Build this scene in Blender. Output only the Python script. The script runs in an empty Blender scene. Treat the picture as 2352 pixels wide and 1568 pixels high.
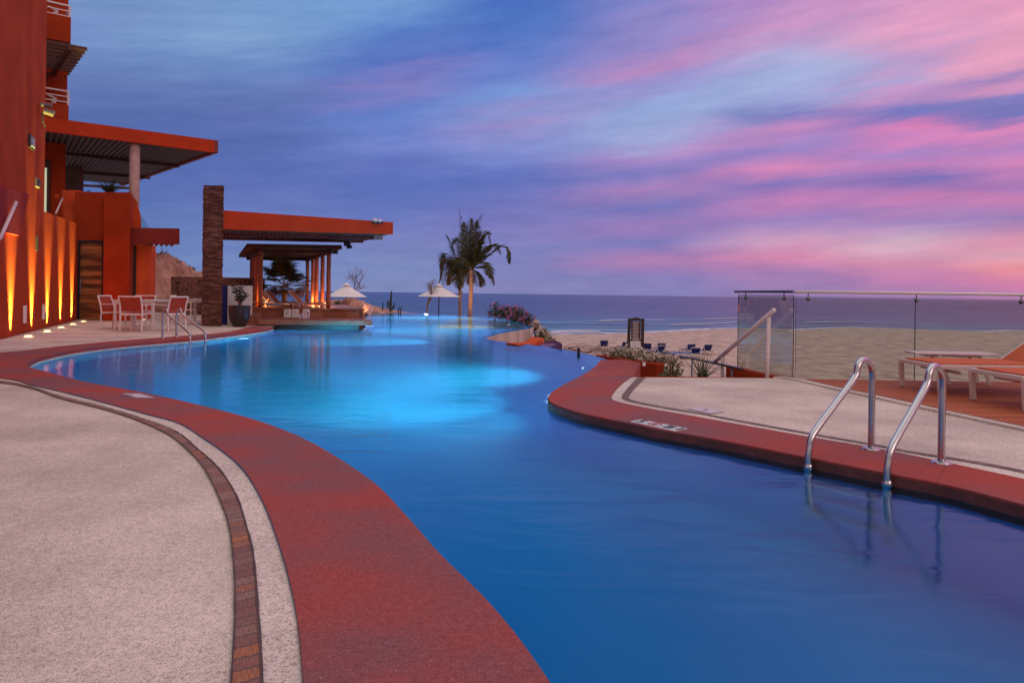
import bpy, bmesh, math, random
from mathutils import Vector, Matrix, noise
from mathutils.geometry import tessellate_polygon

random.seed(7)
sc = bpy.context.scene
COL = sc.collection
H = 1.05            # eye height above the terrace
F = 1600.0          # focal length in units of a 2352-wide picture
RX = 0.0136         # roll
CR, SR = math.cos(RX), math.sin(RX)
ZW = -0.07          # pool water level

# ------------------------------------------------------------------ survey helpers
def ab(px, py):
    du, dv = px - 1176.0, py - 674.2
    return du * CR + dv * SR, -du * SR + dv * CR
def G(px, py, z=0.0):
    a, b = ab(px, py)
    Y = F * (H - z) / b
    return Vector((a / F * Y, Y, z))
def D(px, py, Y):
    a, b = ab(px, py)
    return Vector((a / F * Y, Y, H - b * Y / F))
def WP(px, py, A, d):
    """meet a ray with the upright plane through A along d"""
    a, b = ab(px, py)
    # A + t d = s (a/F, 1)
    k = a / F
    t = (A[0] - k * A[1]) / (k * d[1] - d[0])
    s = A[1] + t * d[1]
    return Vector((k * s, s, H - b * s / F))

def catmull(pts, n=8, closed=False):
    P = [Vector(p) for p in pts]
    out = []
    N = len(P)
    for i in range(N if closed else N - 1):
        p0 = P[i - 1] if (closed or i > 0) else P[0]
        p1 = P[i]; p2 = P[(i + 1) % N]
        p3 = P[(i + 2) % N] if (closed or i + 2 < N) else P[-1]
        for k in range(n):
            t = k / n
            out.append(0.5 * ((2 * p1) + (-p0 + p2) * t + (2 * p0 - 5 * p1 + 4 * p2 - p3) * t * t + (-p0 + 3 * p1 - 3 * p2 + p3) * t ** 3))
    if not closed: out.append(P[-1])
    return out
def arclen(p):
    L = [0.0]
    for a, b in zip(p, p[1:]): L.append(L[-1] + (b - a).length)
    return L
def resample(p, n):
    L = arclen(p); out = []; j = 0
    for i in range(n + 1):
        s = L[-1] * i / n
        while j < len(L) - 2 and L[j + 1] < s: j += 1
        t = (s - L[j]) / max(1e-9, L[j + 1] - L[j])
        out.append(p[j].lerp(p[j + 1], min(1, max(0, t))))
    return out

# ------------------------------------------------------------------ objects
def props(o, label=None, cat=None, group=None, kind=None):
    if label: o['label'] = label
    if cat: o['category'] = cat
    if group: o['group'] = group
    if kind: o['kind'] = kind
    return o
def empty(name, loc, label, cat, group=None, rz=0):
    o = bpy.data.objects.new(name, None); COL.objects.link(o)
    o.location = loc; o.rotation_euler.z = rz; o.empty_display_size = 0.2
    return props(o, label, cat, group)
def adopt(o, parent):
    if parent is None: return o
    o.parent = parent
    r = parent
    while r.parent is not None: r = r.parent
    if parent.type == 'EMPTY':
        o.matrix_parent_inverse = Matrix.Translation(-Vector(parent.location))
    return o
def copy_tree(o, parent=None):
    c = o.copy(); COL.objects.link(c)
    if parent: c.parent = parent
    for ch in o.children: copy_tree(ch, c)
    return c

class MB:
    def __init__(s): s.v = []; s.f = []; s.uv = None; s.m = []
    def add(s, vs, fs):
        k = len(s.v); s.v += [tuple(v) for v in vs]; s.f += [tuple(i + k for i in f) for f in fs]; return s
    def box(s, x0, x1, y0, y1, z0, z1):
        return s.prism([(x0, y0), (x1, y0), (x1, y1), (x0, y1)], z0, z1)
    def prism(s, poly, z0, z1, top=None):
        n = len(poly); area = sum(poly[i][0] * poly[(i + 1) % n][1] - poly[(i + 1) % n][0] * poly[i][1] for i in range(n))
        if area < 0: poly = list(reversed(poly)); top = list(reversed(top)) if top else None
        zt = top if top else [z1] * n
        vs = [(p[0], p[1], z0) for p in poly] + [(p[0], p[1], zt[i]) for i, p in enumerate(poly)]
        fs = [(i, (i + 1) % n, n + (i + 1) % n, n + i) for i in range(n)]
        if n == 4: fs += [(3, 2, 1, 0), (4, 5, 6, 7)]
        else:
            tr = tessellate_polygon([[Vector((p[0], p[1], 0)) for p in poly]])
            for t in tr:
                a = poly[t[0]]; b = poly[t[1]]; c = poly[t[2]]
                if (b[0] - a[0]) * (c[1] - a[1]) - (c[0] - a[0]) * (b[1] - a[1]) < 0: t = (t[0], t[2], t[1])
                fs.append(tuple(n + i for i in t)); fs.append(tuple(reversed(t)))
        return s.add(vs, fs)
    def sheet(s, poly, z):
        tr = tessellate_polygon([[Vector((p[0], p[1], 0)) for p in poly]])
        fs = []
        for t in tr:
            a = poly[t[0]]; b = poly[t[1]]; c = poly[t[2]]
            if (b[0] - a[0]) * (c[1] - a[1]) - (c[0] - a[0]) * (b[1] - a[1]) < 0: t = (t[0], t[2], t[1])
            fs.append(tuple(t))
        return s.add([(p[0], p[1], z) for p in poly], fs)
    def wall(s, path, z0, z1, flip=False, closed=False):
        n = len(path); vs = [(p[0], p[1], z0) for p in path] + [(p[0], p[1], z1) for p in path]
        fs = []
        for i in range(n if closed else n - 1):
            j = (i + 1) % n
            fs.append((i, j, n + j, n + i) if not flip else (j, i, n + i, n + j))
        return s.add(vs, fs)
    def ribbon(s, A, B, z):
        n = len(A)
        vs = [(p[0], p[1], z) for p in A] + [(p[0], p[1], z) for p in B]
        fs = []
        for i in range(n - 1):
            a, b, c = A[i], A[i + 1], B[i]
            up = (b[0] - a[0]) * (c[1] - a[1]) - (c[0] - a[0]) * (b[1] - a[1]) > 0
            fs.append((i, i + 1, n + i + 1, n + i) if up else (i + 1, i, n + i, n + i + 1))
        return s.add(vs, fs)
    def slab(s, pts, nrm):
        """solid from planar outline pts (3D) pushed by vector nrm"""
        pts = [Vector(p) for p in pts]; nrm = Vector(nrm); n = len(pts)
        vs = pts + [p + nrm for p in pts]
        ax = nrm.normalized(); u = ax.orthogonal().normalized(); w = ax.cross(u)
        tr = tessellate_polygon([[Vector((p.dot(u), p.dot(w), 0)) for p in pts]])
        fs = [(i, (i + 1) % n, n + (i + 1) % n, n + i) for i in range(n)]
        if n == 4: fs += [(3, 2, 1, 0), (4, 5, 6, 7)]
        else: fs += [tuple(t) for t in tr] + [tuple(n + i for i in t) for t in tr]
        return s.add(vs, fs)
    def bar(s, a, b, w, h=None, up=(0, 0, 1)):
        a, b = Vector(a), Vector(b); h = h or w; d = (b - a).normalized(); up = Vector(up)
        if abs(d.dot(up)) > .98: up = Vector((0, 1, 0))
        x = d.cross(up).normalized() * w / 2; y = x.cross(d).normalized() * h / 2
        vs = [a - x - y, a + x - y, a + x + y, a - x + y, b - x - y, b + x - y, b + x + y, b - x + y]
        return s.add(vs, [(0, 1, 5, 4), (1, 2, 6, 5), (2, 3, 7, 6), (3, 0, 4, 7), (3, 2, 1, 0), (4, 5, 6, 7)])
    def tube(s, pts, r, n=10, cap=True):
        pts = [Vector(p) for p in pts]
        rs = r if isinstance(r, (list, tuple)) else [r] * len(pts)
        vs = []; prev = None
        for i, p in enumerate(pts):
            d = (pts[min(i + 1, len(pts) - 1)] - pts[max(i - 1, 0)]).normalized()
            if prev is None: x = d.orthogonal().normalized()
            else:
                x = prev - d * prev.dot(d)
                x = x.normalized() if x.length > 1e-6 else d.orthogonal().normalized()
            prev = x; y = d.cross(x)
            for k in range(n):
                t = 2 * math.pi * k / n
                vs.append(p + (x * math.cos(t) + y * math.sin(t)) * rs[i])
        fs = [(i * n + k, i * n + (k + 1) % n, (i + 1) * n + (k + 1) % n, (i + 1) * n + k) for i in range(len(pts) - 1) for k in range(n)]
        if cap: fs += [tuple(reversed(range(n))), tuple(range((len(pts) - 1) * n, len(pts) * n))]
        return s.add(vs, fs)
    def lathe(s, prof, c=(0, 0, 0), n=28):
        vs = []; m = len(prof)
        for r, z in prof:
            for k in range(n):
                t = 2 * math.pi * k / n; vs.append((c[0] + r * math.cos(t), c[1] + r * math.sin(t), c[2] + z))
        fs = [(i * n + k, i * n + (k + 1) % n, (i + 1) * n + (k + 1) % n, (i + 1) * n + k) for i in range(m - 1) for k in range(n)]
        return s.add(vs, fs)
    def disc(s, c, r, n=20, z=0):
        return s.add([(c[0] + r * math.cos(2 * math.pi * k / n), c[1] + r * math.sin(2 * math.pi * k / n), c[2]) for k in range(n)], [tuple(range(n))])
    def leaf(s, p, d, nrm, L, W):
        d = d.normalized(); x = d.cross(nrm)
        x = x.normalized() * W / 2 if x.length > 1e-6 else d.orthogonal() * W / 2
        m = p + d * L * .45
        return s.add([p, m + x, p + d * L, m - x], [(0, 1, 2, 3)])
    def blob(s, c, r, seed=0, sub=3, amp=.3, sc=1.2):
        bm = bmesh.new(); bmesh.ops.create_icosphere(bm, subdivisions=sub, radius=1)
        vs = []
        for v in bm.verts:
            q = v.co.copy(); k = 1 + amp * noise.fractal(q * sc + Vector((seed * 7.1, seed * 3.3, seed)), 1, 2, 4)
            vs.append((c[0] + q.x * r[0] * k, c[1] + q.y * r[1] * k, c[2] + q.z * r[2] * k))
        fs = [tuple(v.index for v in f.verts) for f in bm.faces]; bm.free()
        return s.add(vs, fs)
    def build(s, name, mat, parent=None, smooth=False, bevel=0, uv=None, **kw):
        me = bpy.data.meshes.new(name); me.from_pydata(s.v, [], s.f); me.validate(); me.update()
        o = bpy.data.objects.new(name, me); COL.objects.link(o)
        me.materials.append(mat)
        if smooth:
            for p in me.polygons: p.use_smooth = True
            if smooth == 'auto':
                me.polygons.foreach_set('use_smooth', [True] * len(me.polygons))
                md = o.modifiers.new('e', 'EDGE_SPLIT'); md.split_angle = math.radians(35)
        if bevel:
            md = o.modifiers.new('b', 'BEVEL'); md.width = bevel; md.segments = 2; md.limit_method = 'ANGLE'; md.angle_limit = math.radians(40)
        if uv:
            l = me.uv_layers.new(name='UVMap')
            for lp in me.loops: l.data[lp.index].uv = uv[lp.vertex_index]
        adopt(o, parent); props(o, **kw)
        return o

def lift(o, origin):
    """move the object's origin to a point without moving the mesh"""
    v = Vector(origin)
    for x in o.data.vertices: x.co -= v
    o.location = v
    return o

# ------------------------------------------------------------------ materials
def nt(m):
    m.use_nodes = True; t = m.node_tree; return t, t.nodes, t.links
def lin(c): return tuple((x / 12.92 if x <= .04045 else ((x + .055) / 1.055) ** 2.4) for x in [v / 255 for v in c]) + (1,)
def mat(name, col, rough=.7, var=.15, scale=3, spec=.5, metal=0, bump=0, bscale=None, detail=6, col2=None, fac=(.35, .65), coat=0, stretch=None):
    m = bpy.data.materials.new(name); t, N, L = nt(m); b = N['Principled BSDF']
    b.inputs['Roughness'].default_value = rough; b.inputs['Metallic'].default_value = metal
    b.inputs['Specular IOR Level'].default_value = spec
    if coat: b.inputs['Coat Weight'].default_value = coat
    col = tuple(col) + (1,) if len(col) == 3 else col
    tc = N.new('ShaderNodeTexCoord'); n = N.new('ShaderNodeTexNoise'); n.inputs['Scale'].default_value = scale; n.inputs['Detail'].default_value = detail
    geo = N.new('ShaderNodeNewGeometry')
    vec = geo.outputs['Position']
    if stretch:
        mp = N.new('ShaderNodeMapping'); mp.inputs['Scale'].default_value = stretch; L.new(vec, mp.inputs[0]); vec = mp.outputs[0]
    L.new(vec, n.inputs['Vector'])
    cr = N.new('ShaderNodeValToRGB'); L.new(n.outputs['Fac'], cr.inputs[0])
    c2 = (tuple(col2) + (1,)) if col2 and len(col2) == 3 else tuple(min(1, c * (1 + var)) for c in col[:3]) + (1,)
    c1 = col if col2 else tuple(c * (1 - var) for c in col[:3]) + (1,)
    cr.color_ramp.elements[0].position = fac[0]; cr.color_ramp.elements[1].position = fac[1]
    cr.color_ramp.elements[0].color = c1; cr.color_ramp.elements[1].color = c2
    L.new(cr.outputs[0], b.inputs['Base Color'])
    if bump:
        n2 = N.new('ShaderNodeTexNoise'); n2.inputs['Scale'].default_value = bscale or scale * 4; n2.inputs['Detail'].default_value = 5
        L.new(vec, n2.inputs['Vector'])
        bp = N.new('ShaderNodeBump'); bp.inputs['Strength'].default_value = bump; bp.inputs['Distance'].default_value = .02
        L.new(n2.outputs['Fac'], bp.inputs['Height']); L.new(bp.outputs[0], b.inputs['Normal'])
    return m
def emis(name, col, s):
    m = bpy.data.materials.new(name); t, N, L = nt(m); b = N['Principled BSDF']
    b.inputs['Base Color'].default_value = (.8, .8, .8, 1)
    b.inputs['Emission Color'].default_value = tuple(col) + (1,); b.inputs['Emission Strength'].default_value = s
    return m
def leafmat(name, c1, c2, trans=.3, scale=6):
    m = mat(name, c1, .55, col2=c2, scale=scale); t, N, L = nt(m); b = N['Principled BSDF']
    tr = N.new('ShaderNodeBsdfTranslucent'); mx = N.new('ShaderNodeMixShader'); mx.inputs[0].default_value = trans
    tr.inputs['Color'].default_value = tuple(c2) + (1,)
    out = N['Material Output']
    L.new(b.outputs[0], mx.inputs[1]); L.new(tr.outputs[0], mx.inputs[2]); L.new(mx.outputs[0], out.inputs[0])
    return m

def aggregate(name, base, dark, light, cell=90, patch=None, bump=.25, rough=.75, spec=.4):
    """exposed stone chips: small cells of varied tone, cloudy patches, wear"""
    m = bpy.data.materials.new(name); t, N, L = nt(m); b = N['Principled BSDF']; b.inputs['Roughness'].default_value = rough; b.inputs['Specular IOR Level'].default_value = spec
    geo = N.new('ShaderNodeNewGeometry'); pos = geo.outputs['Position']
    vo = N.new('ShaderNodeTexVoronoi'); vo.inputs['Scale'].default_value = cell; L.new(pos, vo.inputs['Vector'])
    sep = N.new('ShaderNodeSeparateColor'); L.new(vo.outputs['Color'], sep.inputs[0])
    cr = N.new('ShaderNodeValToRGB'); e = cr.color_ramp.elements
    e[0].position = 0; e[0].color = dark + (1,); e[1].position = 1; e[1].color = light + (1,)
    k = e.new(.16); k.color = tuple(x * .75 for x in base) + (1,)
    k = e.new(.3); k.color = base + (1,)
    k = e.new(.7); k.color = base + (1,)
    L.new(sep.outputs[0], cr.inputs[0])
    vo2 = N.new('ShaderNodeTexVoronoi'); vo2.inputs['Scale'].default_value = cell * .45; L.new(pos, vo2.inputs['Vector'])
    sep2 = N.new('ShaderNodeSeparateColor'); L.new(vo2.outputs['Color'], sep2.inputs[0])
    gt = N.new('ShaderNodeMath'); gt.operation = 'GREATER_THAN'; gt.inputs[1].default_value = .9; L.new(sep2.outputs[1], gt.inputs[0])
    mxd = N.new('ShaderNodeMix'); mxd.data_type = 'RGBA'; L.new(gt.outputs[0], mxd.inputs[0]); L.new(cr.outputs[0], mxd.inputs[6]); mxd.inputs[7].default_value = tuple(.6 * x + .4 * y for x, y in zip(dark, base)) + (1,)
    n1 = N.new('ShaderNodeTexNoise'); n1.inputs['Scale'].default_value = 1.1; n1.inputs['Detail'].default_value = 5; L.new(pos, n1.inputs['Vector'])
    c2 = N.new('ShaderNodeValToRGB'); c2.color_ramp.elements[0].position = .38; c2.color_ramp.elements[1].position = .64
    p = patch or ((.82, .80, .80), (1.08, 1.05, 1.05))
    c2.color_ramp.elements[0].color = p[0] + (1,); c2.color_ramp.elements[1].color = p[1] + (1,)
    L.new(n1.outputs['Fac'], c2.inputs[0])
    mu = N.new('ShaderNodeMix'); mu.data_type = 'RGBA'; mu.blend_type = 'MULTIPLY'; mu.inputs[0].default_value = 1
    L.new(mxd.outputs[2], mu.inputs[6]); L.new(c2.outputs[0], mu.inputs[7])
    n3 = N.new('ShaderNodeTexNoise'); n3.inputs['Scale'].default_value = 38; n3.inputs['Detail'].default_value = 6; L.new(pos, n3.inputs['Vector'])
    c3 = N.new('ShaderNodeValToRGB'); c3.color_ramp.elements[0].position = .3; c3.color_ramp.elements[1].position = .7
    c3.color_ramp.elements[0].color = (.86, .86, .86, 1); c3.color_ramp.elements[1].color = (1.1, 1.1, 1.1, 1)
    L.new(n3.outputs['Fac'], c3.inputs[0])
    mu2 = N.new('ShaderNodeMix'); mu2.data_type = 'RGBA'; mu2.blend_type = 'MULTIPLY'; mu2.inputs[0].default_value = 1
    L.new(mu.outputs[2], mu2.inputs[6]); L.new(c3.outputs[0], mu2.inputs[7]); L.new(mu2.outputs[2], b.inputs['Base Color'])
    bp = N.new('ShaderNodeBump'); bp.inputs['Strength'].default_value = bump; bp.inputs['Distance'].default_value = .004
    L.new(vo.outputs['Distance'], bp.inputs['Height']); L.new(bp.outputs[0], b.inputs['Normal'])
    return m

def cellwall(name, cols, mortar, size=(.3, .07), gap=.05, bump=.6, rnd=.9, rough=.85, uv=False, rot=0, offset=.5, distort=.02):
    """coursed masonry; cell tone from a per-course voronoi"""
    m = bpy.data.materials.new(name); t, N, L = nt(m); b = N['Principled BSDF']; b.inputs['Roughness'].default_value = rough
    if uv:
        tc = N.new('ShaderNodeTexCoord'); v = tc.outputs['UV']
    else:
        geo = N.new('ShaderNodeNewGeometry'); sp = N.new('ShaderNodeSeparateXYZ'); L.new(geo.outputs['Position'], sp.inputs[0])
        ad = N.new('ShaderNodeMath'); ad.operation = 'ADD'; L.new(sp.outputs[0], ad.inputs[0]); L.new(sp.outputs[1], ad.inputs[1])
        cb = N.new('ShaderNodeCombineXYZ'); L.new(ad.outputs[0], cb.inputs[0]); L.new(sp.outputs[2], cb.inputs[1]); v = cb.outputs[0]
    ns = N.new('ShaderNodeTexNoise'); ns.inputs['Scale'].default_value = 6; L.new(v, ns.inputs['Vector'])
    va = N.new('ShaderNodeVectorMath'); va.operation = 'SCALE'; va.inputs['Scale'].default_value = distort; L.new(ns.outputs['Color'], va.inputs[0])
    vb = N.new('ShaderNodeVectorMath'); L.new(v, vb.inputs[0]); L.new(va.outputs[0], vb.inputs[1])
    br = N.new('ShaderNodeTexBrick'); br.inputs['Scale'].default_value = 1; br.inputs['Brick Width'].default_value = size[0]; br.inputs['Row Height'].default_value = size[1]
    br.inputs['Mortar Size'].default_value = gap * size[1]; br.offset = offset; br.inputs['Mortar Smooth'].default_value = .3
    br.inputs['Color1'].default_value = (0, 0, 0, 1); br.inputs['Color2'].default_value = (1, 1, 1, 1); br.inputs['Bias'].default_value = 0
    L.new(vb.outputs[0], br.inputs['Vector'])
    br2 = N.new('ShaderNodeValToRGB'); e = br2.color_ramp.elements; e[0].color = cols[0] + (1,); e[1].color = cols[-1] + (1,)
    for i, c in enumerate(cols[1:-1]):
        k = e.new((i + 1) / (len(cols) - 1)); k.color = c + (1,)
    L.new(br.outputs['Color'], br2.inputs[0])
    n2 = N.new('ShaderNodeTexNoise'); n2.inputs['Scale'].default_value = 25; n2.inputs['Detail'].default_value = 6; L.new(v, n2.inputs['Vector'])
    c3 = N.new('ShaderNodeValToRGB'); c3.color_ramp.elements[0].color = (.6, .6, .6, 1); c3.color_ramp.elements[1].color = (1.35, 1.35, 1.35, 1)
    c3.color_ramp.elements[0].position = .3; c3.color_ramp.elements[1].position = .7; L.new(n2.outputs['Fac'], c3.inputs[0])
    mu = N.new('ShaderNodeMix'); mu.data_type = 'RGBA'; mu.blend_type = 'MULTIPLY'; mu.inputs[0].default_value = 1; L.new(br2.outputs[0], mu.inputs[6]); L.new(c3.outputs[0], mu.inputs[7])
    mo = N.new('ShaderNodeMix'); mo.data_type = 'RGBA'; L.new(br.outputs['Fac'], mo.inputs[0]); L.new(mu.outputs[2], mo.inputs[6]); mo.inputs[7].default_value = mortar + (1,)
    L.new(mo.outputs[2], b.inputs['Base Color'])
    iv = N.new('ShaderNodeMath'); iv.operation = 'SUBTRACT'; L.new(n2.outputs['Fac'], iv.inputs[0]); L.new(br.outputs['Fac'], iv.inputs[1])
    bp = N.new('ShaderNodeBump'); bp.inputs['Strength'].default_value = bump; bp.inputs['Distance'].default_value = .02; L.new(iv.outputs[0], bp.inputs['Height']); L.new(bp.outputs[0], b.inputs['Normal'])
    return m

M = {}
M['stucco'] = mat('orange stucco', (.32, .039, .011), .9, col2=(.40, .051, .014), scale=1.3, bump=.25, bscale=30, spec=.12)
M['stucco_panel'] = mat('plum stucco', (.25, .028, .030), .9, var=.1, spec=.12)
M['ramp'] = None
M['purple'] = mat('violet stucco', (.20, .10, .26), .85, var=.1)
M['loungerweb'] = mat('brown webbing', (.22, .06, .03), .8)
M['darkstone'] = mat('dark plinth', (.06, .03, .025), .6)
M['column'] = mat('concrete column', (.48, .33, .30), .85, var=.12, scale=5, bump=.2)
M['stucco_pale'] = mat('salmon stucco', (.60, .095, .030), .9, spec=.12, var=.12, scale=1.3, bump=.2, bscale=30)
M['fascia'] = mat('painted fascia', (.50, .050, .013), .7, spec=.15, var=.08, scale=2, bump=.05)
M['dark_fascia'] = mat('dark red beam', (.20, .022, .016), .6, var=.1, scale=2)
M['soffit'] = mat('corrugated soffit', (.13, .11, .12), .6, var=.12, scale=4)
M['darkwood'] = mat('dark timber', (.085, .03, .018), .7, var=.35, scale=5, stretch=(6, 6, 1))
M['post'] = mat('varnished post', (.42, .11, .045), .55, var=.3, scale=6, stretch=(8, 8, 1), bump=.2)
M['door'] = mat('plank door', (.10, .035, .015), .5, col2=(.46, .17, .05), scale=1.6, stretch=(.5, .5, 4), fac=(.38, .62), detail=2)
M['black'] = mat('black metal', (.02, .02, .025), .45, var=.1)
M['darkgap'] = mat('dark opening', (.015, .012, .012), .8)
M['white'] = mat('white powder coat', (.78, .74, .74), .4, var=.04, scale=8)
M['railwhite'] = mat('painted rail', (.70, .58, .60), .45, var=.05, scale=8)
M['sling'] = mat('red sling fabric', (.36, .05, .025), .8, var=.12, scale=20)
M['orange'] = mat('orange sling fabric', (.58, .11, .025), .75, var=.1, scale=20)
M['navy'] = mat('navy fabric', (.02, .036, .22), .8, var=.2, scale=10)
M['canvas'] = mat('white canvas', (.80, .76, .76), .8, var=.05, scale=3)
M['steel'] = mat('brushed steel', (.55, .55, .57), .24, var=.06, scale=30, metal=1, stretch=(1, 1, 8))
M['darksteel'] = mat('dark steel', (.16, .16, .19), .3, var=.06, metal=1)
M['concrete'] = aggregate('exposed aggregate', (.78, .68, .585), (.32, .24, .20), (.90, .82, .74), cell=360, patch=((.78, .75, .76), (1.07, 1.06, 1.04)))
M['strip'] = aggregate('pale aggregate', (.80, .71, .62), (.34, .26, .20), (.92, .85, .80), cell=240)
M['red'] = aggregate('red coping', (.38, .080, .072), (.28, .058, .055), (.48, .165, .155), cell=420, patch=((.72, 1.15, 1.35), (1.18, .80, .66)), bump=.2, rough=.8, spec=.2)
M['ramp'] = aggregate('pale red coping', (.40, .075, .058), (.3, .05, .05), (.52, .18, .16), cell=420, bump=.2, rough=.75, spec=.3)
M['brick'] = cellwall('brick edging', [(.30, .14, .11), (.24, .11, .09), (.31, .18, .15), (.36, .20, .15), (.26, .12, .10), (.46, .17, .07), (.28, .15, .12)], (.15, .09, .08), size=(.066, 1.0), gap=.005, uv=True, offset=0, distort=.03, bump=.5, rough=.7)
M['brickedge'] = mat('dark joint', (.09, .055, .055), .8)
M['stone'] = cellwall('stacked stone', [(.085, .03, .022), (.16, .06, .045), (.11, .04, .028), (.30, .15, .12), (.13, .05, .035)], (.02, .010, .010), size=(.19, .043), gap=.12, bump=1, distort=.06)
M['barstone'] = cellwall('bar stone', [(.28, .10, .06), (.36, .13, .075), (.24, .08, .045), (.42, .18, .11)], (.20, .08, .05), size=(.4, .4), gap=.01, bump=.2, distort=.01, rough=.5)
M['tile'] = mat('waterline tile', (.10, .032, .022), .5, col2=(.17, .05, .035), scale=9, bump=.2)
M['pale_tile'] = cellwall('striped wall', [(.66, .60, .52), (.40, .34, .30), (.62, .50, .46), (.36, .35, .28)], (.40, .34, .30), size=(.42, 6), gap=.001, bump=.1, distort=.03, offset=0)
M['wood'] = None
M['sand'] = mat('beach sand', (.40, .27, .21), .95, col2=(.64, .46, .37), scale=1.1, bump=.6, bscale=5, detail=12, fac=(.36, .64), stretch=(1, .55, 1))
M['rock'] = mat('pink granite', (.30, .13, .10), .9, col2=(.60, .34, .26), scale=.9, bump=1, bscale=3)
M['rubble'] = None
M['palm'] = leafmat('palm leaf', (.020, .028, .010), (.085, .085, .022))
M['palmdry'] = leafmat('dry palm leaf', (.10, .06, .02), (.22, .13, .05))
M['trunk'] = mat('palm trunk', (.26, .16, .13), .9, col2=(.42, .30, .25), scale=5, stretch=(1, 1, 6), bump=.6, bscale=14)
M['bark'] = mat('bare bark', (.22, .13, .11), .9, var=.3, scale=5)
M['leafdark'] = leafmat('dark leaf', (.015, .028, .012), (.05, .075, .025))
M['leafgrey'] = leafmat('olive leaf', (.07, .09, .035), (.20, .22, .10))
M['cactus'] = mat('cactus', (.02, .04, .03), .7, var=.3, scale=6)
M['agave'] = leafmat('spiky leaf', (.06, .075, .03), (.20, .21, .09), .15)
M['pink'] = leafmat('pink bract', (.40, .06, .20), (.72, .22, .42), .35, 9)
M['cream'] = leafmat('cream bract', (.62, .46, .34), (.90, .82, .72), .3, 9)
M['paper'] = mat('white board', (.82, .80, .82), .6, var=.03)
M['ink'] = mat('dark lettering', (.03, .05, .06), .7)
M['inkgrey'] = mat('grey lettering', (.34, .36, .42), .7)
M['noentry'] = mat('red lettering', (.45, .05, .05), .7)
M['markerwhite'] = mat('white marker tile', (.62, .66, .68), .5, var=.1, scale=20)
M['faded'] = mat('worn marker tile', (.62, .54, .60), .6, var=.12, scale=18)
M['pot'] = mat('dark bowl', (.022, .014, .017), .4, var=.1)
M['signwood'] = mat('sign timber', (.035, .018, .016), .6, var=.2)
M['signpanel'] = mat('sign panel', (.14, .10, .10), .6, var=.2, scale=12, stretch=(1, 1, 12))
M['windowlit'] = emis('lit window', (.52, .68, .42), .62)
M['lamp_warm'] = emis('warm lens', (1, .82, .45), 8)
M['lamp_pool'] = emis('pool lens', (.75, .97, 1), 3)
M['grey'] = mat('grey housing', (.16, .15, .15), .5, var=.05)
M['green_box'] = mat('beige housing', (.55, .48, .42), .5, var=.05)
M['ceramic'] = mat('cotto', (.6, .06, .05), .5)

def woodmat():
    m = bpy.data.materials.new('deck boards'); t, N, L = nt(m); b = N['Principled BSDF']; b.inputs['Roughness'].default_value = .6; b.inputs['Specular IOR Level'].default_value = .25
    geo = N.new('ShaderNodeNewGeometry'); sp = N.new('ShaderNodeSeparateXYZ'); L.new(geo.outputs['Position'], sp.inputs[0])
    br = N.new('ShaderNodeTexBrick'); br.inputs['Scale'].default_value = 1; br.inputs['Brick Width'].default_value = 2.4; br.inputs['Row Height'].default_value = .12
    br.inputs['Mortar Size'].default_value = .004; br.inputs['Color1'].default_value = (.36, .085, .026, 1); br.inputs['Color2'].default_value = (.50, .13, .040, 1); br.inputs['Mortar'].default_value = (.05, .015, .01, 1)
    L.new(geo.outputs['Position'], br.inputs['Vector'])
    mp = N.new('ShaderNodeMapping'); mp.inputs['Scale'].default_value = (1.2, 30, 1); L.new(geo.outputs['Position'], mp.inputs[0])
    n = N.new('ShaderNodeTexNoise'); n.inputs['Scale'].default_value = 1; n.inputs['Detail'].default_value = 5; L.new(mp.outputs[0], n.inputs['Vector'])
    c = N.new('ShaderNodeValToRGB'); c.color_ramp.elements[0].color = (.7, .7, .7, 1); c.color_ramp.elements[1].color = (1.25, 1.25, 1.25, 1); L.new(n.outputs['Fac'], c.inputs[0])
    mu = N.new('ShaderNodeMix'); mu.data_type = 'RGBA'; mu.blend_type = 'MULTIPLY'; mu.inputs[0].default_value = 1; L.new(br.outputs['Color'], mu.inputs[6]); L.new(c.outputs[0], mu.inputs[7])
    L.new(mu.outputs[2], b.inputs['Base Color'])
    bp = N.new('ShaderNodeBump'); bp.inputs['Strength'].default_value = .4; bp.inputs['Distance'].default_value = .004; bp.invert = True; L.new(br.outputs['Fac'], bp.inputs['Height']); L.new(bp.outputs[0], b.inputs['Normal'])
    return m
M['wood'] = woodmat()
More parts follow.
